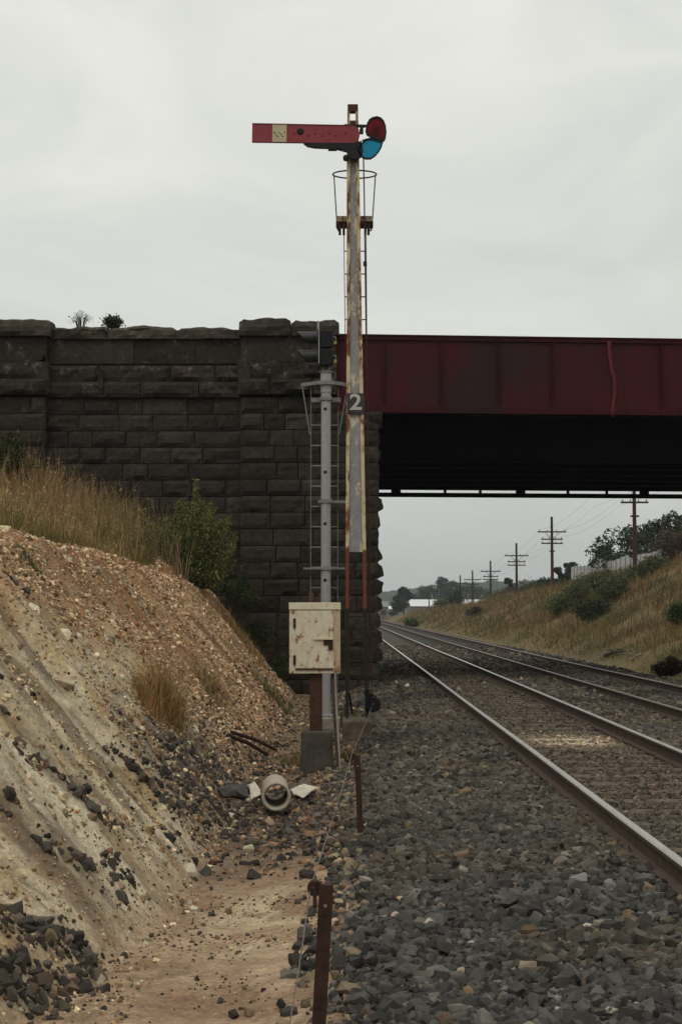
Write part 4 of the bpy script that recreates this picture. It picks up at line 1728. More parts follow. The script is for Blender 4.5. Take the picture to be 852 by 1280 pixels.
# ladder, hoops and brackets
lad = MB()
for px in (388.6, 422.6):
    a, b = Cc(px, 486, 0.3), Cc(px - (0.8 if px < 400 else 1.2), 884, 0.3)
    lad.bar(a, b, 0.012, 0.04)
lo = lad.build('ladder', M_GALV_DULL, cs)
for q in range(15):
    py = 506.2 + q * 25.4
    r = MB()
    r.tube([Cc(388.6, py, 0.3), Cc(422.4, py, 0.3)], 0.011, 6)
    r.build('rung', M_GALV_DULL, lo)
mb = MB()
pts = [Cc(377, 481, 0.3), Cc(385, 480, 0.1), Cc(396, 478.5, -0.1), Cc(407, 478, -0.13), Cc(418, 478.5, -0.1), Cc(428, 480, 0.1), Cc(434.5, 482, 0.3)]
for a, b in zip(pts[:-1], pts[1:]):
    mb.bar(a, b, 0.03, 0.06, up=(0, 0, 1))
mb.tube([Cc(377.3, 480.5, 0.3), Cc(387.3, 543, 0.3)], 0.011, 6)
mb.tube([Cc(434.3, 482, 0.3), Cc(423.6, 543, 0.3)], 0.011, 6)
mb.lathe([(0.097, Cc(407, 482).z), (0.105, Cc(407, 482).z), (0.105, Cc(407, 478.5).z), (0.097, Cc(407, 478.5).z)], (0, 0, 0), 16)
mb.build('safety_hoop', M_GALV_DULL, cs)
for x0, x1, py, hgt in ((388.2, 425.4, 497.5, 0.075), (397, 432, 626, 0.05), (378.7, 431, 710, 0.03)):
    mb = MB()
    a, b = Cc(x0, py, -0.11), Cc(x1, py, -0.11)
    z = a.z
    mb.box((a.x, 0.10, z - hgt / 2), (b.x, 0.34, z + hgt / 2))
    mb.box((-0.10, -0.105, z - 0.03), (0.10, 0.11, z + 0.03))
    mb.build('ladder_bracket', M_GALV_DULL, cs)

# ------------------------------------------------------------------ relay cabinet
YB = 18.0
bp = at(394, 955, YB)
cb = thing('relay_cabinet', 'rust streaked cream steel cabinet on a post and concrete block', 'signal cabinet', bp)
BOx = Vector(cb.location)


def B(px, py, dy=0.0):
    return at(px, py, YB + dy) - BOx


a, b = B(361.6, 762.5), B(425, 842)
mb = MB()
mb.box((a.x, 0, b.z), (b.x, 0.42, a.z))
mb.build('body', M_CREAM, cb, bevel=0.006)
a, b = B(361.0, 753.2), B(425.6, 762.3)
mb = MB()
mb.box((a.x, -0.02, b.z + 0.002), (b.x, 0.44, a.z))
mb.build('lid', M_CREAM_LID, cb, bevel=0.006)
a, b = B(369.3, 763.3), B(416.2, 835.3)
mb = MB()
mb.box((a.x, -0.016, b.z), (b.x, -0.002, a.z))
door = mb.build('door', M_CREAM, cb, bevel=0.004)
mb = MB()
a, b = B(392.5, 796.8), B(415.8, 799.4)
mb.box((a.x, -0.045, b.z), (b.x, -0.017, a.z), 0)
a, b = B(404.5, 800), B(416, 812.5)
mb.box((a.x, -0.03, (a.z + b.z) / 2), (b.x, -0.017, a.z), 1)
mb.box(((a.x + b.x) / 2, -0.034, b.z), (b.x, -0.0172, (a.z + b.z) / 2), 1)
mb.build('handle', [M_CREAM_LID, M_DARKRUST], door)
mb = MB()
for py in (776, 782, 822, 828):
    p = B(368.2, py)
    mb.lathe([(0.018, -0.03), (0.018, 0.03)], (p.x, -0.012, p.z), 8)
mb.build('hinge', M_DARKRUST, door)
mb = MB()
a, b = B(417.4, 764), B(424.4, 840.5)
mb.box((a.x, -0.006, b.z), (b.x, -0.001, a.z))
mb.build('edge_strip', M_CREAM_RUSTY, cb)
mb = MB()
a, b = B(369, 836), B(416.5, 837.3)
mb.box((a.x, -0.02, b.z), (b.x, -0.002, a.z))
mb.build('sill_strip', M_RUST, cb)
# I-section post, rising behind the box
mb = MB()
a, b = B(386.6, 842), B(402.2, 915)
top = B(386, 738).z
mb.box((a.x, 0.06, b.z - 0.02), (b.x, 0.075, a.z - 0.001))
mb.box((a.x + 0.07, 0.076, b.z - 0.02), (a.x + 0.088, 0.2, a.z - 0.001))
mb.box((a.x, 0.201, b.z - 0.02), (b.x, 0.216, a.z - 0.001))
mb.build('post', M_RUST, cb)
mb = MB()
for px, w in ((386.8, 0.024), (390.5, 0.03), (399.5, 0.03)):
    p, q = B(px, 741, 0.5), B(px, 755, 0.5)
    mb.box((p.x - w / 2, 0.46, q.z - 0.5), (p.x + w / 2, 0.5, p.z))
a, b = B(386, 748, 0.5), B(401, 753, 0.5)
mb.box((a.x, 0.47, b.z), (b.x, 0.49, b.z + 0.02))
mb.build('rear_bracket', M_RUST, cb)
mb = MB()
a, b = B(376.0, 914), B(415.8, 966)
mb.box((a.x, -0.1, b.z - 0.25), (b.x, 0.42, a.z))
mb.build('plinth', M_CONC_DARK, cb, bevel=0.022)
mb = MB()
mb.tube([B(415.8, 840, 0.1), B(416.5, 870, 0.0), B(418.8, 905, -0.06), B(421, 940, -0.12), B(423.5, 966, -0.2)], 0.022, 8)
mb.build('cable_duct', mat_plain('duct', (0.055, 0.042, 0.034), 0.8, 0.3), cb)
mb = MB()
mb.tube([B(418.6, 842, -0.02), B(420.4, 890, -0.1), B(423, 930, -0.18), B(425.4, 966, -0.24)], 0.011, 6)
mb.build('cable', mat_plain('pale_cable', (0.27, 0.24, 0.19), 0.7), cb)

# ------------------------------------------------------------------ pipe, rubbish, rods
pp = hit(345, 1014, 6, 40)
Yp = 14.2
pc = at(345.3, 996, Yp)
far_c = at(343.6, 984.5, Yp + 0.95)
mb = MB()
R0, R1, L = 0.146, 0.113, 0.98
prof = [(R1, L), (R1, 0.02), (R1 + 0.012, 0.0), (R0 - 0.012, 0.0), (R0, 0.012), (R0, 0.05), (R0 - 0.008, 0.055), (R0 - 0.008, L), (R1, L)]
mb.lathe(prof, (0, 0, 0), 32, 'y')
pip = mb.build('concrete_pipe', M_PIPE, None, smooth=True)
gz = H(np.array([pc.x]), np.array([Yp]))[0]
pip.location = (pc.x, Yp, pc.z)
dv = Vector(far_c) - Vector(pc)
pip.rotation_euler = (math.atan2(dv.z, dv.y), 0, -math.atan2(dv.x, dv.y))
props(pip, 'short open concrete pipe lying in the ditch', 'pipe')


def sheet(name, outline, mat, label, cat, thick=0.012, curl=0.05):
    pts = [hit(px, py, 6, 60) for px, py in outline]
    c = sum(pts, Vector()) / len(pts)
    bm = bmesh.new()
    vs = [bm.verts.new((p.x - c.x, p.y - c.y, p.z - c.z + 0.03 + random.uniform(-0.5, 1) * curl)) for p in pts]
    cv = bm.verts.new((0, 0, 0.045))
    for i in range(len(vs)):
        bm.faces.new((vs[i], vs[(i + 1) % len(vs)], cv))
    bmesh.ops.subdivide_edges(bm, edges=bm.edges, cuts=2, use_grid_fill=True)
    for v in bm.verts:
        v.co.z += random.uniform(-0.006, 0.012)
    me = bpy.data.meshes.new(name)
    bm.to_mesh(me)
    bm.free()
    me.materials.append(mat)
    o = bpy.data.objects.new(name, me)
    COL.objects.link(o)
    o.location = c
    s = o.modifiers.new('solid', 'SOLIDIFY')
    s.thickness = thick
    props(o, label, cat)


sheet('torn_sheet', [(363, 992), (380, 990), (395, 991), (390, 998), (378, 1003), (367, 999)], M_PAPER, 'off white torn sheet lying right of the concrete pipe', 'scrap sheet')
sheet('torn_sheet', [(308, 988), (318, 990), (327, 993), (325, 1000), (314, 1001), (311, 995)], M_PAPER, 'off white torn sheet crumpled left of the concrete pipe', 'scrap sheet', curl=0.08)
sheet('torn_sheet', [(270, 993), (290, 987), (308, 989), (310, 998), (296, 1000), (278, 1000)], M_GREYSHEET, 'dark grey flattened sheet in the rubble left of the white scrap', 'scrap sheet')

for (a, b, lb) in (((285, 924), (334, 947), 'rusty iron rod on the bank toe, the nearer of the two'), ((290, 920), (345, 941), 'rusty iron rod on the bank toe, the farther of the two')):
    p, q = hit(*a, 8, 60), hit(*b, 8, 60)
    mb = MB()
    c = (p + q) / 2
    mb.tube([p - c + Vector((0, 0, 0.05)), Vector((0, 0, 0.075)), q - c + Vector((0, 0, 0.04))], 0.026, 8)
    o = mb.build('iron_rod', M_DARKRUST)
    o.location = c
    props(o, lb, 'iron rod', 'rusty rods on the bank toe')

# signal wire stakes
def stake(px_t, py_t, px_b, py_b, Y, w, label, pul):
    tp = at(px_t, py_t, Y)
    bt = at(px_b, py_b, Y)
    d = (bt - tp).normalized()
    g = Hs(bt.x, Y)
    foot = tp + d * ((tp.z - g + 0.1) / -d.z)
    t = thing('wire_stake', label, 'wire stake', foot, 0, 'signal wire stakes')
    up = tp - foot
    mb = MB()
    # angle-iron section
    mb.bar((0, 0, 0), up, w, 0.012)
    mb.bar((-w / 2 + 0.006, 0.045, 0), up + Vector((-w / 2 + 0.006, 0.045, 0)), 0.012, 0.075)
    mb.bar((w / 2 - 0.006, 0.045, 0), up + Vector((w / 2 - 0.006, 0.045, 0)), 0.012, 0.075)
    for q in (0.09,):
        c = up - up.normalized() * q
        mb.lathe([(0.0, -0.010), (0.008, -0.0095)], tuple(c), 8, 'y', 1)
    mb.build('stake_post', [M_DARKRUST, M_GALV_DULL], t)
    mb = MB()
    c = up + Vector((-w / 2 - pul * 0.62, 0.02, -pul * 0.5))
    mb.lathe([(0.012, -0.022), (pul, -0.022), (pul * 0.82, 0.0), (pul, 0.022), (0.012, 0.022)], tuple(c), 20, 'y')
    mb.build('pulley', M_DARKRUST, t)
    mb = MB()
    mb.bar(c + Vector((0, -0.028, pul)), c + Vector((0, -0.028, -pul * 2.4)), 0.016, 0.005)
    mb.bar(c + Vector((0, 0.028, pul)), c + Vector((0, 0.028, -pul * 2.4)), 0.016, 0.005)
    mb.bar(c + Vector((pul * 0.7, 0, -pul * 0.5)), c + Vector((pul * 0.7, 0, -pul * 2.5)), 0.014, 0.02)
    mb.bar(c, c + Vector((w / 2 + pul * 0.62, 0, 0)), 0.02, 0.02)
    mb.build('bracket', M_DARKRUST, t)
    return foot + c


pw1 = stake(408, 1106, 399, 1270, 6.35, 0.062, 'rusty iron stake with pulley in the near foreground', 0.034)
pw2 = stake(446.2, 944, 450.5, 1046, 12.1, 0.05, 'rusty iron stake standing farther along the wire', 0.03)
# the signal wire itself
pw0 = at(362, 1280, 5.6)
pw3 = at(464, 884, 20.9)
pts = []
chain = [Vector((pw0.x - 0.05, 3.0, Hs(-0.3, 3.0) + 0.15)), pw0, pw1 + Vector((-0.02, 0, 0.0)), pw2 + Vector((0.0, 0, 0.028)), pw3]
for a, b in zip(chain[:-1], chain[1:]):
    for q in range(12):
        t = q / 12
        p = a.lerp(b, t)
        p.z -= 0.02 * math.sin(PI * t)
        pts.append(p)
pts.append(chain[-1])
mb = MB()
mb.tube(pts, 0.0032, 5)
o = mb.build('signal_wire', mat_plain('wire_galv', (0.13, 0.11, 0.09), 0.6))
props(o, 'thin sagging signal wire running over the stakes to the semaphore', 'wire')

# ------------------------------------------------------------------ vegetation
def blades(name, pts, hgt, wid, base_cols, lean=0.35, label=None, cat=None, kind=None, segs=2, parent=None, wind=(0.0, 0.0)):
    """pts (n,3), hgt (n,), wid (n,), cols (n,3) -> tapered bent blades"""
    n = len(pts)
    a = RNG.uniform(0, 2 * PI, n)
    ln = np.abs(RNG.normal(0, lean, n)) + 0.05
    dx, dy = np.cos(a) * ln + wind[0] * RNG.uniform(0, 1, n), np.sin(a) * ln + wind[1] * RNG.uniform(0, 1, n)
    b = RNG.uniform(0, PI, n)
    wx, wy = np.cos(b), np.sin(b) * 0.6
    Vs = []
    for k in range(segs + 1):
        t = k / segs
        bend = t ** 1.8
        cx = pts[:, 0] + dx * hgt * bend
        cy = pts[:, 1] + dy * hgt * bend
        cz = pts[:, 2] + hgt * t * (1 - 0.25 * bend * np.minimum(1, ln))
        w = wid * (1 - t) ** 0.7 * 0.5 + wid * 0.06
        Vs.append(np.stack([cx - wx * w, cy - wy * w, cz], 1))
        Vs.append(np.stack([cx + wx * w, cy + wy * w, cz], 1))
    V_ = np.stack(Vs, 1).reshape(-1, 3)
    m = 2 * (segs + 1)
    base = np.arange(n)[:, None] * m
    Fs = []
    for k in range(segs):
        Fs.append(np.concatenate([base + 2 * k, base + 2 * k + 1, base + 2 * k + 3, base + 2 * k + 2], 1))
    F_ = np.stack(Fs, 1).reshape(-1, 4)
    o = np_mesh(name, V_, F_, M_GRASS, np.repeat(base_cols, m, 0), parent)
    if label:
        props(o, label, cat, kind=kind)
    return o


STRAW = np.array([0.37, 0.255, 0.125])
GOLD = np.array([0.30, 0.165, 0.062])
OLIVE = np.array([0.14, 0.122, 0.045])
GREEN = np.array([0.045, 0.068, 0.018])


def mixcols(n, fr):
    base = np.stack([STRAW, GOLD, OLIVE, GREEN])
    idx = RNG.choice(4, n, p=np.array(fr) / sum(fr))
    return np.clip(base[idx] * np.exp(RNG.normal(0, 0.28, n))[:, None], 0.004, 0.8)


def leaf_quads(P, size, cols, up_bias=0.3, aspect=0.55):
    n = len(P)
    u = RNG.normal(0, 1, (n, 3))
    u[:, 2] += up_bias
    u /= np.linalg.norm(u, axis=1)[:, None]
    w = RNG.normal(0, 1, (n, 3))
    w -= u * (w * u).sum(1)[:, None]
    w /= np.linalg.norm(w, axis=1)[:, None]
    s = (size * np.exp(RNG.normal(0, 0.3, n)))[:, None]
    V_ = np.stack([P - u * s * 0.5, P + w * s * aspect * 0.5, P + u * s * 0.5, P - w * s * aspect * 0.5], 1).reshape(-1, 3)
    F_ = np.arange(4 * n).reshape(-1, 4)
    return V_, F_, np.repeat(cols, 4, 0)


def left_grass():
    x, y = scatter_xy(-12, -2.6, 10, 34.6, 640, in_view)
    s = bank_s(x, y)
    lip = 2.80 + 0.35 * (fbm(x * 0.7, y * 0.7, 301, 3) - 0.5) * 2
    cl = fbm(x * 1.4, y * 1.4, 302, 4)
    p = sstep(0, 0.25, s - lip) * (0.35 + 1.0 * sstep(0.35, 0.6, cl))
    k = RNG.uniform(0, 1, len(x)) < p
    x, y, s = x[k], y[k], s[k]
    n = len(x)
    fall = sstep(2.8, 3.9, s)
    h = (0.18 + 0.40 * fall * (0.4 + 1.2 * fbm(x * 1.1, y * 1.1, 305, 3)) * RNG.uniform(0.4, 1.2, n)) * np.exp(RNG.normal(0, 0.25, n))
    h *= 0.8 + 0.6 * sstep(27, 33, y)
    P = np.stack([x, y, H(x, y) - 0.03], 1)
    c = mixcols(n, (0.42, 0.46, 0.12, 0.02))
    c *= (0.65 + 0.7 * fbm(x * 2.3, y * 2.3, 306, 3))[:, None]
    gz_ = fbm(x * 0.55, y * 0.4, 303, 3)
    g = (RNG.uniform(0, 1, n) < 0.7 * sstep(-6.4, -4.6, x) * sstep(0.35, 0.6, gz_ + 0.1))
    c[g] = np.clip(OLIVE * np.exp(RNG.normal(0, 0.3, int(g.sum())))[:, None] * np.array([1.1, 1.1, 0.9]), 0.004, 0.8)
    low = s < 3.15
    c[low] *= 0.75
    # an underlayer of shorter, darker blades
    k2 = RNG.uniform(0, 1, n) < 0.45
    h = np.where(k2, h * 0.45, h)
    c[k2] *= 0.6
    blades('dry_grass', P, h, RNG.uniform(0.008, 0.017, n), c, 0.42, 'tall dry straw coloured grass along the top of the cutting bank', 'grass', 'stuff', 3)
    # feathery seed heads over the grass
    k = (RNG.uniform(0, 1, n) < 0.05) & (s > 3.3)
    hp = P[k] + np.stack([RNG.normal(0, 0.08, k.sum()), RNG.normal(0, 0.08, k.sum()), h[k] * 0.85 + 0.1], 1)
    rep = 9
    q = np.repeat(hp, rep, 0)
    q = q + np.stack([RNG.normal(0, 0.02, len(q)), RNG.normal(0, 0.02, len(q)), RNG.uniform(-0.11, 0.11, len(q))], 1)
    V_, F_, C_ = leaf_quads(q, 0.05, np.clip(STRAW * 1.05 * np.exp(RNG.normal(0, 0.3, (len(q), 1))), 0, 0.7), 1.5, 0.3)
    props(np_mesh('seed_heads', V_, F_, M_GRASS, C_), 'pale feathery seed heads over the dry grass', 'grass', kind='stuff')
    # tall seed stems against the wall
    x, y = scatter_xy(-9, -3.4, 28, 34.5, 20, in_view)
    n = len(x)
    P = np.stack([x, y, H(x, y)], 1)
    h = RNG.uniform(0.6, 1.3, n)
    c = np.clip(np.array([0.22, 0.15, 0.085]) * np.exp(RNG.normal(0, 0.3, n))[:, None], 0.004, 0.8)
    blades('seed_stems', P, h, np.full(n, 0.017), c, 0.2, 'tall brown seed stems standing against the stone wall', 'grass', 'stuff', 3)


left_grass()


def tuft(name, px, py, n, h, spread, fr, label, cat='grass tuft', group=None, world=None):
    c = world or hit(px, py, 5, 80)
    n = int(n * 1.5)
    t = np.clip(RNG.normal(0, spread, (n, 2)), -1.7 * spread, 1.7 * spread)
    X_, Y_ = c[0] + t[:, 0], c[1] + t[:, 1]
    P = np.stack([X_ - c[0], Y_ - c[1], H(X_, Y_) - c[2] - 0.02], 1)
    hh = h * RNG.uniform(0.5, 1.15, n)
    o = blades(name, P, hh, RNG.uniform(0.005, 0.011, n), mixcols(n, fr), 0.6, label, cat)
    o.location = c
    if group:
        o['group'] = group
    return o


tuft('grass_tuft', 207, 893, 420, 0.62, 0.10, (0.25, 0.65, 0.1, 0), 'tall golden dry grass tuft halfway down the bare bank')
tuft('grass_tuft', 186, 888, 160, 0.36, 0.10, (0.3, 0.6, 0.1, 0), 'shorter dry grass tuft beside the golden one on the bank')
tuft('grass_tuft', 36, 704, 160, 0.16, 0.07, (0.1, 0, 0.6, 0.4), 'tiny green tuft high on the gravel bank')
tuft('grass_tuft', 262, 862, 260, 0.25, 0.14, (0.3, 0.2, 0.5, 0.2), 'low olive tuft on the bank left of the cabinet')
tuft('grass_tuft', 300, 800, 500, 0.3, 0.3, (0.4, 0.3, 0.3, 0.1), 'thin dry grass patch on the bank edge near the wall')
tuft('grass_tuft', 340, 872, 320, 0.3, 0.22, (0.1, 0.1, 0.4, 0.6), 'green weed tuft at the foot of the stone wall by the bank')
tuft('grass_tuft', 428, 905, 240, 0.3, 0.13, (0.1, 0.1, 0.3, 0.8), 'green grass tuft between the grey mast and the semaphore plinth')
tuft('grass_tuft', 372, 955, 200, 0.2, 0.13, (0.3, 0.2, 0.5, 0.1), 'thin olive grass tuft left of the cabinet plinth')
tuft('grass_tuft', 432, 950, 160, 0.2, 0.09, (0.2, 0.2, 0.4, 0.4), 'green grass tuft on the ground right of the cabinet cable')
tuft('grass_tuft', 832, 905, 140, 0.10, 0.10, (0.1, 0, 0.5, 0.6), 'small green tuft on the ballast between the two tracks')


def leaf_cloud(C, Rr, n, size, cols, squash=1.0, shell=0.55):
    """n little leaf quads in an ellipsoid of centre C, radii Rr"""
    d = RNG.normal(0, 1, (n, 3))
    d /= np.linalg.norm(d, axis=1)[:, None]
    r = RNG.uniform(shell, 1.0, n) ** 0.8
    P = np.array(C) + d * r[:, None] * np.array(Rr)
    return P


def tree(name, loc, hgt, rad, label, cat, col, leaf=0.3, nclump=16, per=160, trunk_h=0.3, group=None, seed=0, flat=0.75, open_=0.0):
    rs_ = random.Random(seed * 31 + 5)
    t = thing(name, label, cat, loc, 0, group)
    mb = MB()
    th = hgt * trunk_h
    r0 = max(0.05, hgt * 0.028)
    lean = Vector((rs_.uniform(-0.05, 0.05), rs_.uniform(-0.05, 0.05), 0)) * hgt
    top = Vector((0, 0, hgt * 0.8)) + lean
    mb.tube([(0, 0, -0.3), Vector((0, 0, th * 0.5)) + lean * 0.2, Vector((0, 0, th)) + lean * 0.4, top * 0.75, top], [r0 * 1.25, r0, r0 * 0.85, r0 * 0.5, r0 * 0.15], 7)
    Ps, Cs = [], []
    for q in range(nclump):
        a = rs_.uniform(0, 2 * PI)
        f = rs_.random()
        zc = th * 0.8 + (hgt - th * 0.8) * (0.12 + 0.80 * f)
        prof = math.sin(PI * min(0.97, 0.18 + 0.78 * f)) ** 0.7
        rr = rad * prof * math.sqrt(rs_.uniform(0.1, 1.0))
        c = Vector((math.cos(a) * rr, math.sin(a) * rr, zc)) + lean * (zc / hgt)
        st = Vector((0, 0, max(th * 0.6, zc - rr * 0.8 - 0.1 * hgt))) + lean * 0.5
        mb.tube([st, (st + c) / 2 + Vector((0, 0, 0.05 * hgt)), c], [r0 * 0.4, r0 * 0.25, r0 * 0.08], 5)
        cr = rad * rs_.uniform(0.26, 0.46)
        n = int(per * rs_.uniform(0.6, 1.3))
        P = leaf_cloud(c, (cr, cr, cr * flat), n, leaf, None, shell=0.25)
        k = math.exp(rs_.gauss(0, 0.25))
        base = np.array(col) * k
        cc = np.clip(base[None] * np.exp(RNG.normal(0, 0.25, n))[:, None] * (1 + RNG.normal(0, 0.06, (n, 3))), 0.003, 0.6)
        Ps.append(P)
        Cs.append(cc)
    mb.build('trunk', M_BARK, t, smooth=True)
    V_, F_, C_ = leaf_quads(np.concatenate(Ps), leaf, np.concatenate(Cs))
    np_mesh('crown', V_, F_, M_LEAF, C_, t)
    return t


def bush(name, loc, rx, rz, label, cat, col, leaf=0.12, n=3000, group=None, seed=0, spiky=0.0):
    rs_ = random.Random(seed * 17 + 3)
    t = thing(name, label, cat, loc, 0, group)
    mb = MB()
    Ps = []
    k = 18
    for q in range(k):
        a = rs_.uniform(0, 2 * PI)
        e = rs_.uniform(0.15, 1.0)
        top = Vector((math.cos(a) * rx * e * 0.85, math.sin(a) * rx * e * 0.7, rz * (1.05 - 0.6 * e * e) * rs_.uniform(0.7, 1.1)))
        mb.tube([(0.05 * math.cos(a), 0.05 * math.sin(a), -0.15), top * 0.5 + Vector((0, 0, rz * 0.12)), top], [min(0.02 + 0.01 * rz, 0.03 * rz), min(0.012 + 0.006 * rz, 0.018 * rz), 0.003], 5)
        m = n // k
        tt = RNG.uniform(0.2, 1.0, m) ** 0.7
        base = np.array(top)[None] * tt[:, None]
        base[:, 2] += rz * 0.12 * np.sin(PI * tt)
        sp = (0.26 * rx if spiky == 0 else 0.13 * rx) * (1.15 - 0.6 * tt)
        P = base + RNG.normal(0, 1, (m, 3)) * sp[:, None] * np.array([1, 1, 0.8])
        P[:, 2] = np.maximum(P[:, 2], 0.02)
        Ps.append(P)
    P = np.concatenate(Ps)
    cl = np.exp(0.7 * (fbm(P[:, 0] * 2.2 / rx + 7, P[:, 2] * 2.2 / rz + P[:, 1], seed + 400, 3) - 0.5))
    cc = np.clip(np.array(col)[None] * cl[:, None] * np.exp(RNG.normal(0, 0.28, len(P)))[:, None] * (1 + RNG.normal(0, 0.08, (len(P), 3))), 0.003, 0.6)
    mb.build('stems', M_BARK, t)
    V_, F_, C_ = leaf_quads(P, leaf, cc, 0.8 if spiky else 0.3, 0.3 if spiky else 0.55)
    np_mesh('leaves', V_, F_, M_LEAF, C_, t)
    return t


def spires(loc, items, label):
    """tall broom-like shrub: upright leafy wands"""
    t = thing('broom_shrub', label, 'shrub', loc)
    mb = MB()
    Ps, Cs = [], []
    for (dx, dy, h, w) in items:
        b = Vector((dx * 0.35, dy * 0.35, -0.1))
        top = Vector((dx, dy, h))
        mb.tube([b, b.lerp(top, 0.5) + Vector((0, 0, 0.1)), top], [0.02, 0.013, 0.004], 5)
        n = int(430 * h)
        tt = RNG.uniform(0.12, 1.0, n)
        base = np.array(b)[None] * (1 - tt[:, None]) + np.array(top)[None] * tt[:, None]
        sp = w * (1.12 - tt) + 0.02
        P = base + RNG.normal(0, 1, (n, 3)) * sp[:, None] * np.array([1, 1, 0.55])
        Ps.append(P)
        c = np.where((RNG.uniform(0, 1, n) < 0.2 + 0.4 * tt)[:, None], np.array([0.20, 0.19, 0.06]), np.array([0.085, 0.108, 0.032]))
        Cs.append(np.clip(c * np.exp(RNG.normal(0, 0.3, n))[:, None], 0.003, 0.5))
    mb.build('stems', M_BARK, t)
    V_, F_, C_ = leaf_quads(np.concatenate(Ps), 0.06, np.concatenate(Cs), 0.9, 0.30)
    np_mesh('leaves', V_, F_, M_LEAF, C_, t)
    return t


c0 = at(240, 742, 31.5)
g0 = Vector((c0.x, 31.5, Hs(c0.x, 31.5)))
its = []
rs2 = random.Random(5)
for q in range(74):
    dx = max(-2.0, min(0.95, rs2.gauss(-0.45, 0.85)))
    dy = rs2.gauss(0, 0.4)
    h = max(0.4, (1.6 - 0.45 * abs(dx)) * rs2.uniform(0.45, 1.3))
    its.append((dx, dy, h, 0.105))
its += [(0.08, 0.0, 2.35, 0.09), (-0.25, 0.1, 1.95, 0.1), (0.35, 0.0, 1.8, 0.1), (-0.75, 0.2, 1.5, 0.1), (0.7, 0.1, 1.3, 0.1)]
spires(g0, its, 'tall bright green broom shrub on the bank crest before the stone wall')
p = at(296, 790, 33.6)
bush('shrub', (p.x, 33.6, Hs(p.x, 33.6)), 0.65, 1.45, 'dark green low shrub trailing down the bank edge beside the wall', 'shrub', (0.042, 0.056, 0.019), 0.06, 4200, seed=3, spiky=1)
p = at(322, 840, 33.8)
bush('shrub', (p.x, 33.8, Hs(p.x, 33.8)), 0.6, 0.95, 'dark green shrub low down where bank meets the stone wall', 'shrub', (0.038, 0.052, 0.018), 0.055, 3000, seed=4, spiky=1)
p = at(350, 862, 33.6)
bush('shrub', (p.x, 33.6, Hs(p.x, 33.6)), 0.45, 0.6, 'green weedy shrub at the wall foot left of the cabinet post', 'shrub', (0.045, 0.062, 0.02), 0.055, 2400, seed=5, spiky=1)
p = at(10, 596, 32.5)
bush('shrub', (p.x, 32.5, Hs(p.x, 32.5)), 0.8, 1.35, 'olive green shrub in the grass before the left stone pillar', 'shrub', (0.05, 0.055, 0.02), 0.09, 3400, seed=6, spiky=1)
# plants rooted on the wall top
p = at(101, 406, 35.4)
bush('wall_plant', (p.x, 35.4, p.z - 0.08), 0.34, 0.45, 'thin wiry twiggy plant rooted in the wall coping', 'plant', (0.07, 0.06, 0.04), 0.03, 420, seed=7)
p = at(139, 407, 35.4)
bush('wall_plant', (p.x, 35.4, p.z - 0.06), 0.36, 0.26, 'dense dark green plant rooted in the wall coping', 'plant', (0.035, 0.045, 0.02), 0.06, 1300, seed=8)
p = at(126, 478, 34.8)
bush('wall_plant', (p.x, 34.84, p.z), 0.14, 0.42, 'small green fern growing out of the string course', 'plant', (0.04, 0.05, 0.018), 0.05, 300, seed=9, spiky=1)


# grass on the far bank
def right_grass():
    PS, HS, WS, CS = [], [], [], []
    for y0, y1, x1, dens, h0, w0 in ((46, 70, 18, 120, 0.22, 0.018), (70, 120, 27, 42, 0.30, 0.035), (120, 200, 30, 17, 0.36, 0.06), (200, 330, 32, 6, 0.42, 0.1)):
        x, y = scatter_xy(10.8, x1, y0, y1, dens, lambda x, y: (x < 0.2375 * y + 2) & (x > 0.02 * y))
        cl = fbm(x * 0.6, y * 0.35, 501, 4)
        k = RNG.uniform(0, 1, len(x)) < sstep(10.8, 11.8, x) * (0.25 + 1.1 * sstep(0.4, 0.6, cl))
        x, y = x[k], y[k]
        n = len(x)
        g1 = fbm(x * 0.35, y * 0.09, 201, 5)
        c = mixcols(n, (0.3, 0.36, 0.3, 0.04)) * np.array([0.74, 0.74, 0.80])
        g = (g1 > 0.49) & (RNG.uniform(0, 1, n) < 0.65)
        c[g] = np.clip(OLIVE * np.exp(RNG.normal(0, 0.28, int(g.sum())))[:, None] * 0.85, 0.004, 0.6)
        ft = (RNG.uniform(0, 1, n) < 0.6 * sstep(14.5, 11.5, x))
        c[ft] = np.clip(np.array([0.15, 0.135, 0.045]) * np.exp(RNG.normal(0, 0.3, int(ft.sum())))[:, None], 0.004, 0.6)
        PS.append(np.stack([x, y, H(x, y) - 0.02], 1))
        HS.append(h0 * np.exp(RNG.normal(0, 0.4, n)) * (0.5 + 0.9 * sstep(11, 14, x)))
        WS.append(w0 * RNG.uniform(0.7, 1.3, n))
        CS.append(c * (0.45 + 0.85 * fbm(x * 0.5, y * 0.22, 504, 4))[:, None])
    blades('bank_grass', np.concatenate(PS), np.concatenate(HS), np.concatenate(WS), np.concatenate(CS), 0.5, 'golden and olive rough grass covering the far cutting bank', 'grass', 'stuff', 2)


right_grass()


def gpt(px, Y, dz=0.0):
    """ground point under photo column px at distance Y"""
    x = at(px, 700, Y).x
    return Vector((x, Y, Hs(x, Y) + dz))


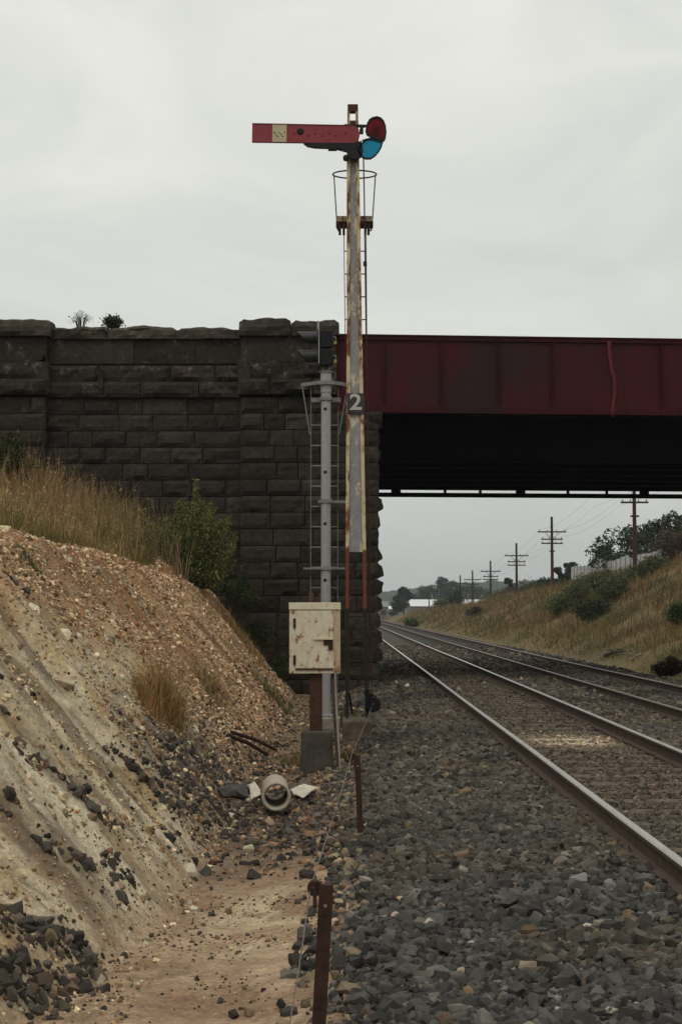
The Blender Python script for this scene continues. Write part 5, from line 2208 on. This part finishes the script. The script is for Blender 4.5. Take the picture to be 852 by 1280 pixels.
# shrubs on the far bank
BS = [((706, 768), 0, 1.7, 1.0, (0.055, 0.07, 0.025), 'green shrub at the lower left end of the slope thicket'),
      ((742, 775), 0, 1.5, 1.1, (0.036, 0.048, 0.019), 'dark green bush lowest on the bank slope'),
      ((724, 757), 0, 2.0, 1.1, (0.07, 0.072, 0.032), 'olive brown shrub behind the dark bush in the slope thicket'),
      ((748, 744), 0, 2.2, 1.1, (0.075, 0.08, 0.034), 'broad olive shrub in the middle of the slope thicket'),
      ((768, 752), 0, 1.5, 0.95, (0.042, 0.054, 0.022), 'dark shrub right of the dark green lowest bush'),
      ((778, 735), 0, 1.9, 0.75, (0.085, 0.085, 0.04), 'olive shrub just below the foot of the nearest telegraph pole'),
      ((736, 738), 0, 2.0, 0.75, (0.07, 0.078, 0.034), 'olive shrub at the upper left of the slope thicket'),
      ((800, 724), 0, 1.5, 0.65, (0.055, 0.066, 0.028), 'dark shrub by the fence right of the nearest pole'),
      ((757, 727), 0, 1.8, 0.45, (0.08, 0.085, 0.036), 'low pale olive shrub right under the fence'),
      (840, 98, 1.7, 2.1, (0.075, 0.052, 0.032), 'tall brownish bush against the right end of the fence'),
      ((819, 714), 0, 1.4, 0.7, (0.085, 0.09, 0.042), 'pale olive shrub below the brownish bush'),
      (655, 190, 4.2, 1.6, (0.075, 0.072, 0.04), 'brownish shrub mound on the bank skyline by the third pole'),
      (676, 178, 3.0, 1.3, (0.06, 0.066, 0.034), 'grey green shrub on the skyline between second and third poles'),
      (571, 262, 3.0, 3.2, (0.024, 0.034, 0.015), 'dark round bush standing out on the bank skyline'),
      (556, 268, 3.0, 2.2, (0.075, 0.082, 0.034), 'olive bush left of the dark skyline bush'),
      (625, 205, 3.0, 1.4, (0.085, 0.09, 0.04), 'yellow green low bush on the skyline left of the shrub mound'),
      (512, 210, 1.6, 0.9, (0.05, 0.075, 0.025), 'small bright green bush low on the distant bank'),
      (595, 160, 1.4, 0.6, (0.06, 0.045, 0.026), 'small brown bush low on the distant bank'),
      (848, 62, 0.8, 0.8, (0.05, 0.07, 0.025), 'green bush at the right edge of the near bank'),
      (834, 49.5, 0.6, 0.5, (0.06, 0.03, 0.02), 'rust brown dead bush at the foot of the bank beside the track')]
for i, (px, Y, rx, rz, col, lb) in enumerate(BS):
    if isinstance(px, tuple):
        gp = hit(px[0], px[1], 30, 300)
        Y = gp.y
    else:
        gp = gpt(px, Y)
    lf = 0.09 if Y < 70 else (0.13 if Y < 150 else 0.26)
    bush('bank_shrub', gp, rx, rz, lb, 'shrub', col, lf, 5200 if Y < 150 else 2600, 'shrubs on the far bank', seed=20 + i)

# fence along the bank top
XF = 26.3
fn = thing('corrugated_fence', 'pale grey corrugated metal fence along the top of the bank', 'fence', (XF, 138, 4.5))
npan = 24
ya, yb = 110.0, 165.5
stp = (yb - ya) / npan
for q in range(npan):
    y0 = ya + q * stp
    zt_ = 6.82 + 0.12 * math.sin(q * 0.9) + random.uniform(-0.05, 0.05)
    zb_ = min(Hs(XF, y0), Hs(XF, y0 + stp)) - 0.3
    mb = MB()
    ncor = 14
    vs = []
    for i in range(ncor + 1):
        yy = y0 + (stp - 0.03) * i / ncor
        xx = XF + 0.03 * (1 if i % 2 else -1)
        for x_ in (xx - 0.006, xx + 0.006):
            vs.append((x_ - XF, yy - 138, zb_ - 4.5))
            vs.append((x_ - XF, yy - 138, zt_ - 4.5))
    fs = []
    for i in range(ncor):
        a, b = i * 4, (i + 1) * 4
        fs += [(a, b, b + 1, a + 1), (a + 2, a + 3, b + 3, b + 2), (a + 1, b + 1, b + 3, a + 3)]
    mb.add(vs, fs)
    mb.build('panel', M_FENCE, fn)
    mb = MB()
    mb.box((-0.1, y0 - 138 - 0.04, zb_ - 4.5), (-0.045, y0 - 138 + 0.04, zt_ - 4.5 + 0.08))
    mb.build('fence_post', M_GALV_DULL, fn)

# trees behind the fence
TR = [(784, 142, 5.0, 3.6, (0.030, 0.042, 0.016), 'dark green spreading tree behind the fence near the first pole', 0.30),
      (824, 130, 5.0, 2.6, (0.034, 0.044, 0.018), 'tall dark tree behind the right end of the fence', 0.28),
      (848, 132, 5.6, 3.0, (0.04, 0.048, 0.02), 'leafy tree behind the brownish bush at the frame edge', 0.28),
      (757, 152, 3.9, 2.0, (0.03, 0.042, 0.016), 'smaller dark tree at the left of the fence trees', 0.28),
      (707, 178, 4.0, 1.7, (0.022, 0.032, 0.013), 'dark rounded tree behind the second telegraph pole', 0.3),
      (684, 186, 2.2, 1.6, (0.026, 0.036, 0.016), 'low dark tree left of the second telegraph pole', 0.3),
      (637, 232, 4.8, 1.0, (0.018, 0.026, 0.012), 'narrow upright dark conifer left of the third pole', 0.35)]
for i, (px, Y, h, r, col, lb, lf) in enumerate(TR):
    g = gpt(px, Y)
    zt_ = Hs(g.x, Y)
    tree('tree', g, h, r, lb, 'tree', col, lf, 20, 170, 0.22, 'trees beyond the far bank', seed=i + 3)
# distant trees beyond the shed
px_list = [(504, 395, 7.6, 2.4, (0.024, 0.034, 0.016), 'dark tree left of the white shed roof'), (497, 400, 5.6, 2.0, (0.028, 0.038, 0.018), 'low dark tree farthest left of the white shed'),
           (537, 560, 11.5, 6.5, (0.035, 0.046, 0.022), 'broad tree above the left part of the white roof'), (551, 560, 15.5, 3.4, (0.03, 0.04, 0.02), 'tallest spiky tree behind the white roof'),
           (563, 565, 14, 4, (0.03, 0.04, 0.02), 'tall tree just right of the tallest one behind the roof'), (528, 565, 10, 5.5, (0.035, 0.045, 0.022), 'low rounded tree at the left end of the tree row'),
           (582, 570, 12, 6.5, (0.035, 0.046, 0.024), 'rounded tree in the row between the fifth and sixth poles'), (597, 575, 12, 6, (0.035, 0.045, 0.024), 'rounded tree behind the fourth pole'),
           (611, 575, 10, 5.5, (0.034, 0.045, 0.024), 'low tree at the right end of the white roof'), (624, 570, 6.5, 4, (0.036, 0.046, 0.022), 'last low tree at the right of the distant row')]
for i, (px, Y, h, r, col, lb) in enumerate(px_list):
    g = gpt(px, Y)
    tree('distant_tree', g, h, r, lb, 'tree', col, 0.6, 22, 150, 0.2, 'trees in the distance', seed=i + 40)

# white shed and house in the distance
def shed(name, px0, px1, py0, py1, Y, depth, label, wallm, roofm, pitch=1.0):
    a, b = at(px0, py1, Y), at(px1, py0, Y)
    cx = (a.x + b.x) / 2
    w = b.x - a.x
    g = min(Hs(a.x, Y), Hs(b.x, Y)) - 0.5
    eave = a.z
    ridge = b.z
    t = thing(name, label, 'building', (cx, Y, g))
    mb = MB()
    mb.box((-w / 2, 0, 0), (w / 2, depth, eave - g))
    mb.build('wall', wallm, t)
    mb = MB()
    e = 0.4
    vs = [(-w / 2 - e, -e, eave - g), (w / 2 + e, -e, eave - g), (w / 2 + e, depth / 2, ridge - g), (-w / 2 - e, depth / 2, ridge - g), (-w / 2 - e, depth + e, eave - g), (w / 2 + e, depth + e, eave - g)]
    vs += [(x, y, z + 0.12) for x, y, z in vs]
    fs = [(0, 1, 2, 3), (3, 2, 5, 4), (6, 9, 8, 7), (9, 10, 11, 8), (0, 6, 7, 1), (4, 5, 11, 10), (0, 3, 9, 6), (3, 4, 10, 9), (1, 7, 8, 2), (2, 8, 11, 5)]
    mb.add(vs, fs)
    mb.build('roof', roofm, t)
    for q in range(max(2, int(w / 8))):
        x_ = -w / 2 + (q + 0.5) * w / max(2, int(w / 8))
        mb = MB()
        mb.box((x_ - 0.8, -0.04, (eave - g) * 0.4), (x_ + 0.8, 0.02, (eave - g) * 0.75))
        mb.build('window', M_GLASS_DARK, t)
    return t


shed('shed', 514, 625, 749.2, 758.0, 460, 30, 'long low shed with white roof seen beyond the bank', M_BRICK, M_WHITEROOF)
shed('house', 463, 484, 752, 759, 430, 9, 'small grey roofed house at the left end of the distant view', M_BRICK, M_TINROOF)
shed('house', 487, 493, 758.0, 761.5, 420, 6, 'tiny white roofed outbuilding right of the grey house', M_BRICK, M_WHITEROOF)

# telegraph poles
def pole(px, top_py, X, idx, arms, label):
    d = ray(px, 700)
    Y = X / (d.x / d.y)
    base = Hs(X, Y)
    top = at(px, top_py, Y).z
    h = top - base
    t = thing('telegraph_pole', label, 'telegraph pole', (X, Y, base), 0, 'telegraph poles along the far bank')
    mb = MB()
    mb.tube([(0, 0, -0.5), (0, 0, h)], [0.19, 0.13], 10)
    mb.build('pole', M_POLE, t)
    for dz, w, nin in arms:
        mb = MB()
        mb.box((-w / 2, -0.16, h - dz - 0.07), (w / 2, -0.05, h - dz + 0.07))
        ca = mb.build('crossarm', M_POLE, t)
        if nin:
            mb = MB()
            for q in range(nin):
                x_ = -w / 2 + 0.15 + (w - 0.3) * q / (nin - 1)
                mb.lathe([(0.02, 0.07), (0.05, 0.1), (0.055, 0.2), (0.03, 0.24), (0.0, 0.24)], (x_, -0.1, h - dz), 8)
            mb.build('insulator', M_PORCELAIN, ca)
    if arms and arms[0][1] > 2.5:
        mb = MB()
        dz, w, _ = arms[0]
        for sgn in (-1, 1):
            mb.bar((sgn * w * 0.28, -0.2, h - dz), (0, -0.2, h - dz - 0.8), 0.05, 0.02)
        mb.build('brace', M_POLE, t)


full = [(1.65, 3.1, 4), (2.45, 2.35, 4), (2.9, 2.35, 4), (3.75, 0.6, 0)]
pole(793, 606, 22.3, 0, [(1.38, 2.15, 4), (2.45, 0.66, 0)], 'nearest telegraph pole, its crossarm just under the bridge')
pole(689.5, 646, 22.3, 1, full, 'second telegraph pole, the tallest seen complete under the bridge')
pole(645, 679, 22.3, 2, full[:3], 'third telegraph pole, by the brownish shrub mound')
pole(612.5, 701, 22.3, 3, full[:3], 'fourth telegraph pole, above the right part of the white roof')
pole(590, 713, 22.3, 4, full[:2], 'fifth telegraph pole, just right of the dark skyline bush')
pole(574.6, 719, 22.3, 5, full[:1], 'sixth telegraph pole, rising from the dark skyline bush')
pole(550, 727, 22.3, 6, [], 'slim pole left of the dark skyline bush')
pole(535.6, 738, 22.3, 7, [], 'slim faint pole farther left before the distant trees')
pole(495, 742, 22.3, 8, [], 'tiny far pole in front of the left dark tree')
pole(488, 744, 22.3, 9, [], 'tiny far pole above the white outbuilding')

# line wires sagging from pole to pole
tops = []
for px, py in ((689.5, 646), (645, 679), (612.5, 701), (590, 713), (574.6, 719), (550, 727)):
    d = ray(px, 700)
    Y = 22.3 / (d.x / d.y)
    tops.append((Y, at(px, py, Y).z))
tops.insert(0, (2 * tops[0][0] - tops[1][0], tops[0][1] + 0.9))
tops.insert(0, (40.0, tops[0][1] + 1.2))
for off, dz in ((-1.35, 1.4), (1.35, 1.4), (-1.0, 2.2), (1.0, 2.2)):
    pts = []
    for (y0, z0), (y1, z1) in zip(tops[:-1], tops[1:]):
        for q in range(10):
            t = q / 10
            pts.append((22.3 + off, y0 + (y1 - y0) * t, z0 + (z1 - z0) * t - dz - 0.55 * 4 * t * (1 - t)))
    mb = MB()
    mb.tube(pts, 0.007, 4)
    o = mb.build('line_wire', M_DARKSTEEL)
    props(o, 'thin line wire sagging between the telegraph poles', 'wire', 'wires on the telegraph poles')

# branch and timber at the bank foot
def limb(a, b, Y0, r, mat, label, sub=()):
    p, q = hit(*a, 20, 120), hit(*b, 20, 120)
    c = (p + q) / 2
    mb = MB()
    mb.tube([p - c + Vector((0, 0, 0.1)), Vector((0.02, 0, 0.18)), q - c + Vector((0, 0, 0.15))], [r, r * 0.9, r * 0.5], 7)
    for s in sub:
        mb.tube([Vector((0, 0, 0.15)), Vector(s) * 0.5 + Vector((0, 0, 0.15)), Vector(s)], [r * 0.6, r * 0.4, r * 0.2], 6)
    o = mb.build('fallen_branch', mat)
    o.location = c
    props(o, label, 'branch')


limb((755, 822), (778, 818), 46, 0.08, M_BARK, 'dark fallen branch on the grass at the bank foot', ((0.4, 0, 0.3), (-0.3, 0.1, 0.25)))
limb((788, 828), (801, 822), 46, 0.07, M_DRYWOOD, 'bleached broken branch at the bank foot right of the dark one', ((-0.35, 0, 0.55), (-0.5, 0, 0.25)))

# ------------------------------------------------------------------ hills
hx = np.linspace(-200, 700, 420)
hy = np.linspace(950, 1700, 160)
HX, HY = np.meshgrid(hx, hy)
rise = sstep(950, 1350, HY)
ridge = np.interp(HX, [-500, 20, 55, 90, 130, 200, 300, 500, 1100], [20, 20, 25, 30, 32, 31, 28, 33, 26])
HZ = -2 + rise * ridge * (1 + 0.12 * (fbm(HX * 0.012, HY * 0.008, 601, 3) - 0.5))
HZ += rise * (8.0 * (fbm(HX * 0.05, HY * 0.05, 603, 4) - 0.5) + 4.0 * (vnoise(HX * 0.17, HY * 0.16, 602) - 0.5))
hc_ = np.zeros(HX.shape + (3,))
cn = fbm(HX * 0.03, HY * 0.02, 610, 4)
hc_[:] = (0.026, 0.034, 0.020)
hc_ *= (0.6 + 0.9 * cn)[..., None]
V = np.stack([HX, HY, HZ], -1).reshape(-1, 3)
nx, ny = len(hx), len(hy)
ii = (np.arange(ny - 1)[:, None] * nx + np.arange(nx - 1)[None, :]).ravel()
F = np.stack([ii, ii + 1, ii + nx + 1, ii + nx], 1)
hl = np_mesh('hills', V, F, mat_attr('wooded_hill', 0.95, 0.4, 0.3, 0.6, 0.6, 1.0), hc_.reshape(-1, 3))
props(hl, kind='structure')

# ------------------------------------------------------------------ haze
HAZE = 0.00024
if HAZE:
    mb = MB()
    mb.box((-3500, -80, -6), (4500, 2300, 75))
    hz = mb.build('haze', [])
    t = bpy.data.materials.new('air')
    t.use_nodes = True
    nt = t.node_tree
    nt.nodes.clear()
    out = nt.nodes.new('ShaderNodeOutputMaterial')
    pv = nt.nodes.new('ShaderNodeVolumePrincipled')
    pv.inputs['Color'].default_value = (0.80, 0.87, 0.92, 1)
    pv.inputs['Density'].default_value = HAZE
    pv.inputs['Anisotropy'].default_value = 0.2
    nt.links.new(pv.outputs[0], out.inputs['Volume'])
    hz.data.materials.append(t)
    props(hz, kind='stuff')
    hz['label'] = 'thin pale air between the camera and the hills'
    hz['category'] = 'haze'

# ------------------------------------------------------------------ light
SUN_EL, SUN_AZ = math.radians(52), math.radians(205)   # azimuth from +Y, clockwise
w = bpy.data.worlds.new('World')
SC.world = w
w.use_nodes = True
nt = w.node_tree
nt.nodes.clear()
out = nt.nodes.new('ShaderNodeOutputWorld')
sky = nt.nodes.new('ShaderNodeTexSky')
sky.sky_type = 'NISHITA'
sky.sun_disc = False
sky.sun_elevation = SUN_EL
sky.sun_rotation = SUN_AZ
sky.dust_density = 3
bg1 = nt.nodes.new('ShaderNodeBackground')
bg1.inputs['Strength'].default_value = 0.1
nt.links.new(sky.outputs[0], bg1.inputs['Color'])
tc = nt.nodes.new('ShaderNodeTexCoord')
sep = nt.nodes.new('ShaderNodeSeparateXYZ')
nt.links.new(tc.outputs['Generated'], sep.inputs[0])
ramp = nt.nodes.new('ShaderNodeValToRGB')
els = ramp.color_ramp.elements
stops = [(0.0, (0.52, 0.53, 0.51)), (0.03, (0.585, 0.60, 0.57)), (0.08, (0.635, 0.65, 0.61)), (0.17, (0.72, 0.735, 0.685)), (0.33, (0.79, 0.795, 0.74)), (0.6, (0.95, 0.945, 0.88)), (1.0, (1.08, 1.07, 1.0))]
while len(els) < len(stops):
    els.new(0.5)
for e, (p, c) in zip(els, stops):
    e.position = p
    e.color = (*c, 1)
nt.links.new(sep.outputs['Z'], ramp.inputs[0])
mp = nt.nodes.new('ShaderNodeMapping')
mp.inputs['Scale'].default_value = (2.2, 2.2, 6.0)
nt.links.new(tc.outputs['Generated'], mp.inputs[0])
nz = nt.nodes.new('ShaderNodeTexNoise')
nz.inputs['Scale'].default_value = 1.5
nz.inputs['Detail'].default_value = 8
nz.inputs['Roughness'].default_value = 0.55
nz.inputs['Distortion'].default_value = 0.6
nt.links.new(mp.outputs[0], nz.inputs['Vector'])
r2 = nt.nodes.new('ShaderNodeValToRGB')
r2.color_ramp.elements[0].position = 0.3
r2.color_ramp.elements[0].color = (0.84, 0.85, 0.865, 1)
r2.color_ramp.elements[1].position = 0.72
r2.color_ramp.elements[1].color = (1.10, 1.10, 1.085, 1)
nt.links.new(nz.outputs['Fac'], r2.inputs[0])
mul = nt.nodes.new('ShaderNodeMix')
mul.data_type = 'RGBA'
mul.blend_type = 'MULTIPLY'
mul.inputs[0].default_value = 1.0
nt.links.new(ramp.outputs[0], mul.inputs[6])
nt.links.new(r2.outputs[0], mul.inputs[7])
bg2 = nt.nodes.new('ShaderNodeBackground')
bg2.inputs['Strength'].default_value = 1.0
nt.links.new(mul.outputs[2], bg2.inputs['Color'])
mx = nt.nodes.new('ShaderNodeMixShader')
mx.inputs[0].default_value = 0.95
nt.links.new(bg1.outputs[0], mx.inputs[1])
nt.links.new(bg2.outputs[0], mx.inputs[2])
nt.links.new(mx.outputs[0], out.inputs['Surface'])

sl = bpy.data.lights.new('sun', 'SUN')
sl.energy = 0.7
sl.angle = math.radians(25)
sl.color = (1.0, 0.97, 0.92)
so = bpy.data.objects.new('sun', sl)
COL.objects.link(so)
dirv = Vector((math.sin(SUN_AZ) * math.cos(SUN_EL), math.cos(SUN_AZ) * math.cos(SUN_EL), math.sin(SUN_EL)))
so.rotation_euler = dirv.to_track_quat('Z', 'Y').to_euler()
so.location = (0, 0, 60)

SC.view_settings.view_transform = 'Standard'
SC.view_settings.look = 'None'
SC.view_settings.exposure = 0.0
SC.view_settings.gamma = 1.0
SC.render.engine = 'CYCLES'
SC.cycles.use_denoising = True
SC.cycles.max_bounces = 6
SC.cycles.transparent_max_bounces = 12
SC.cycles.volume_bounces = 0
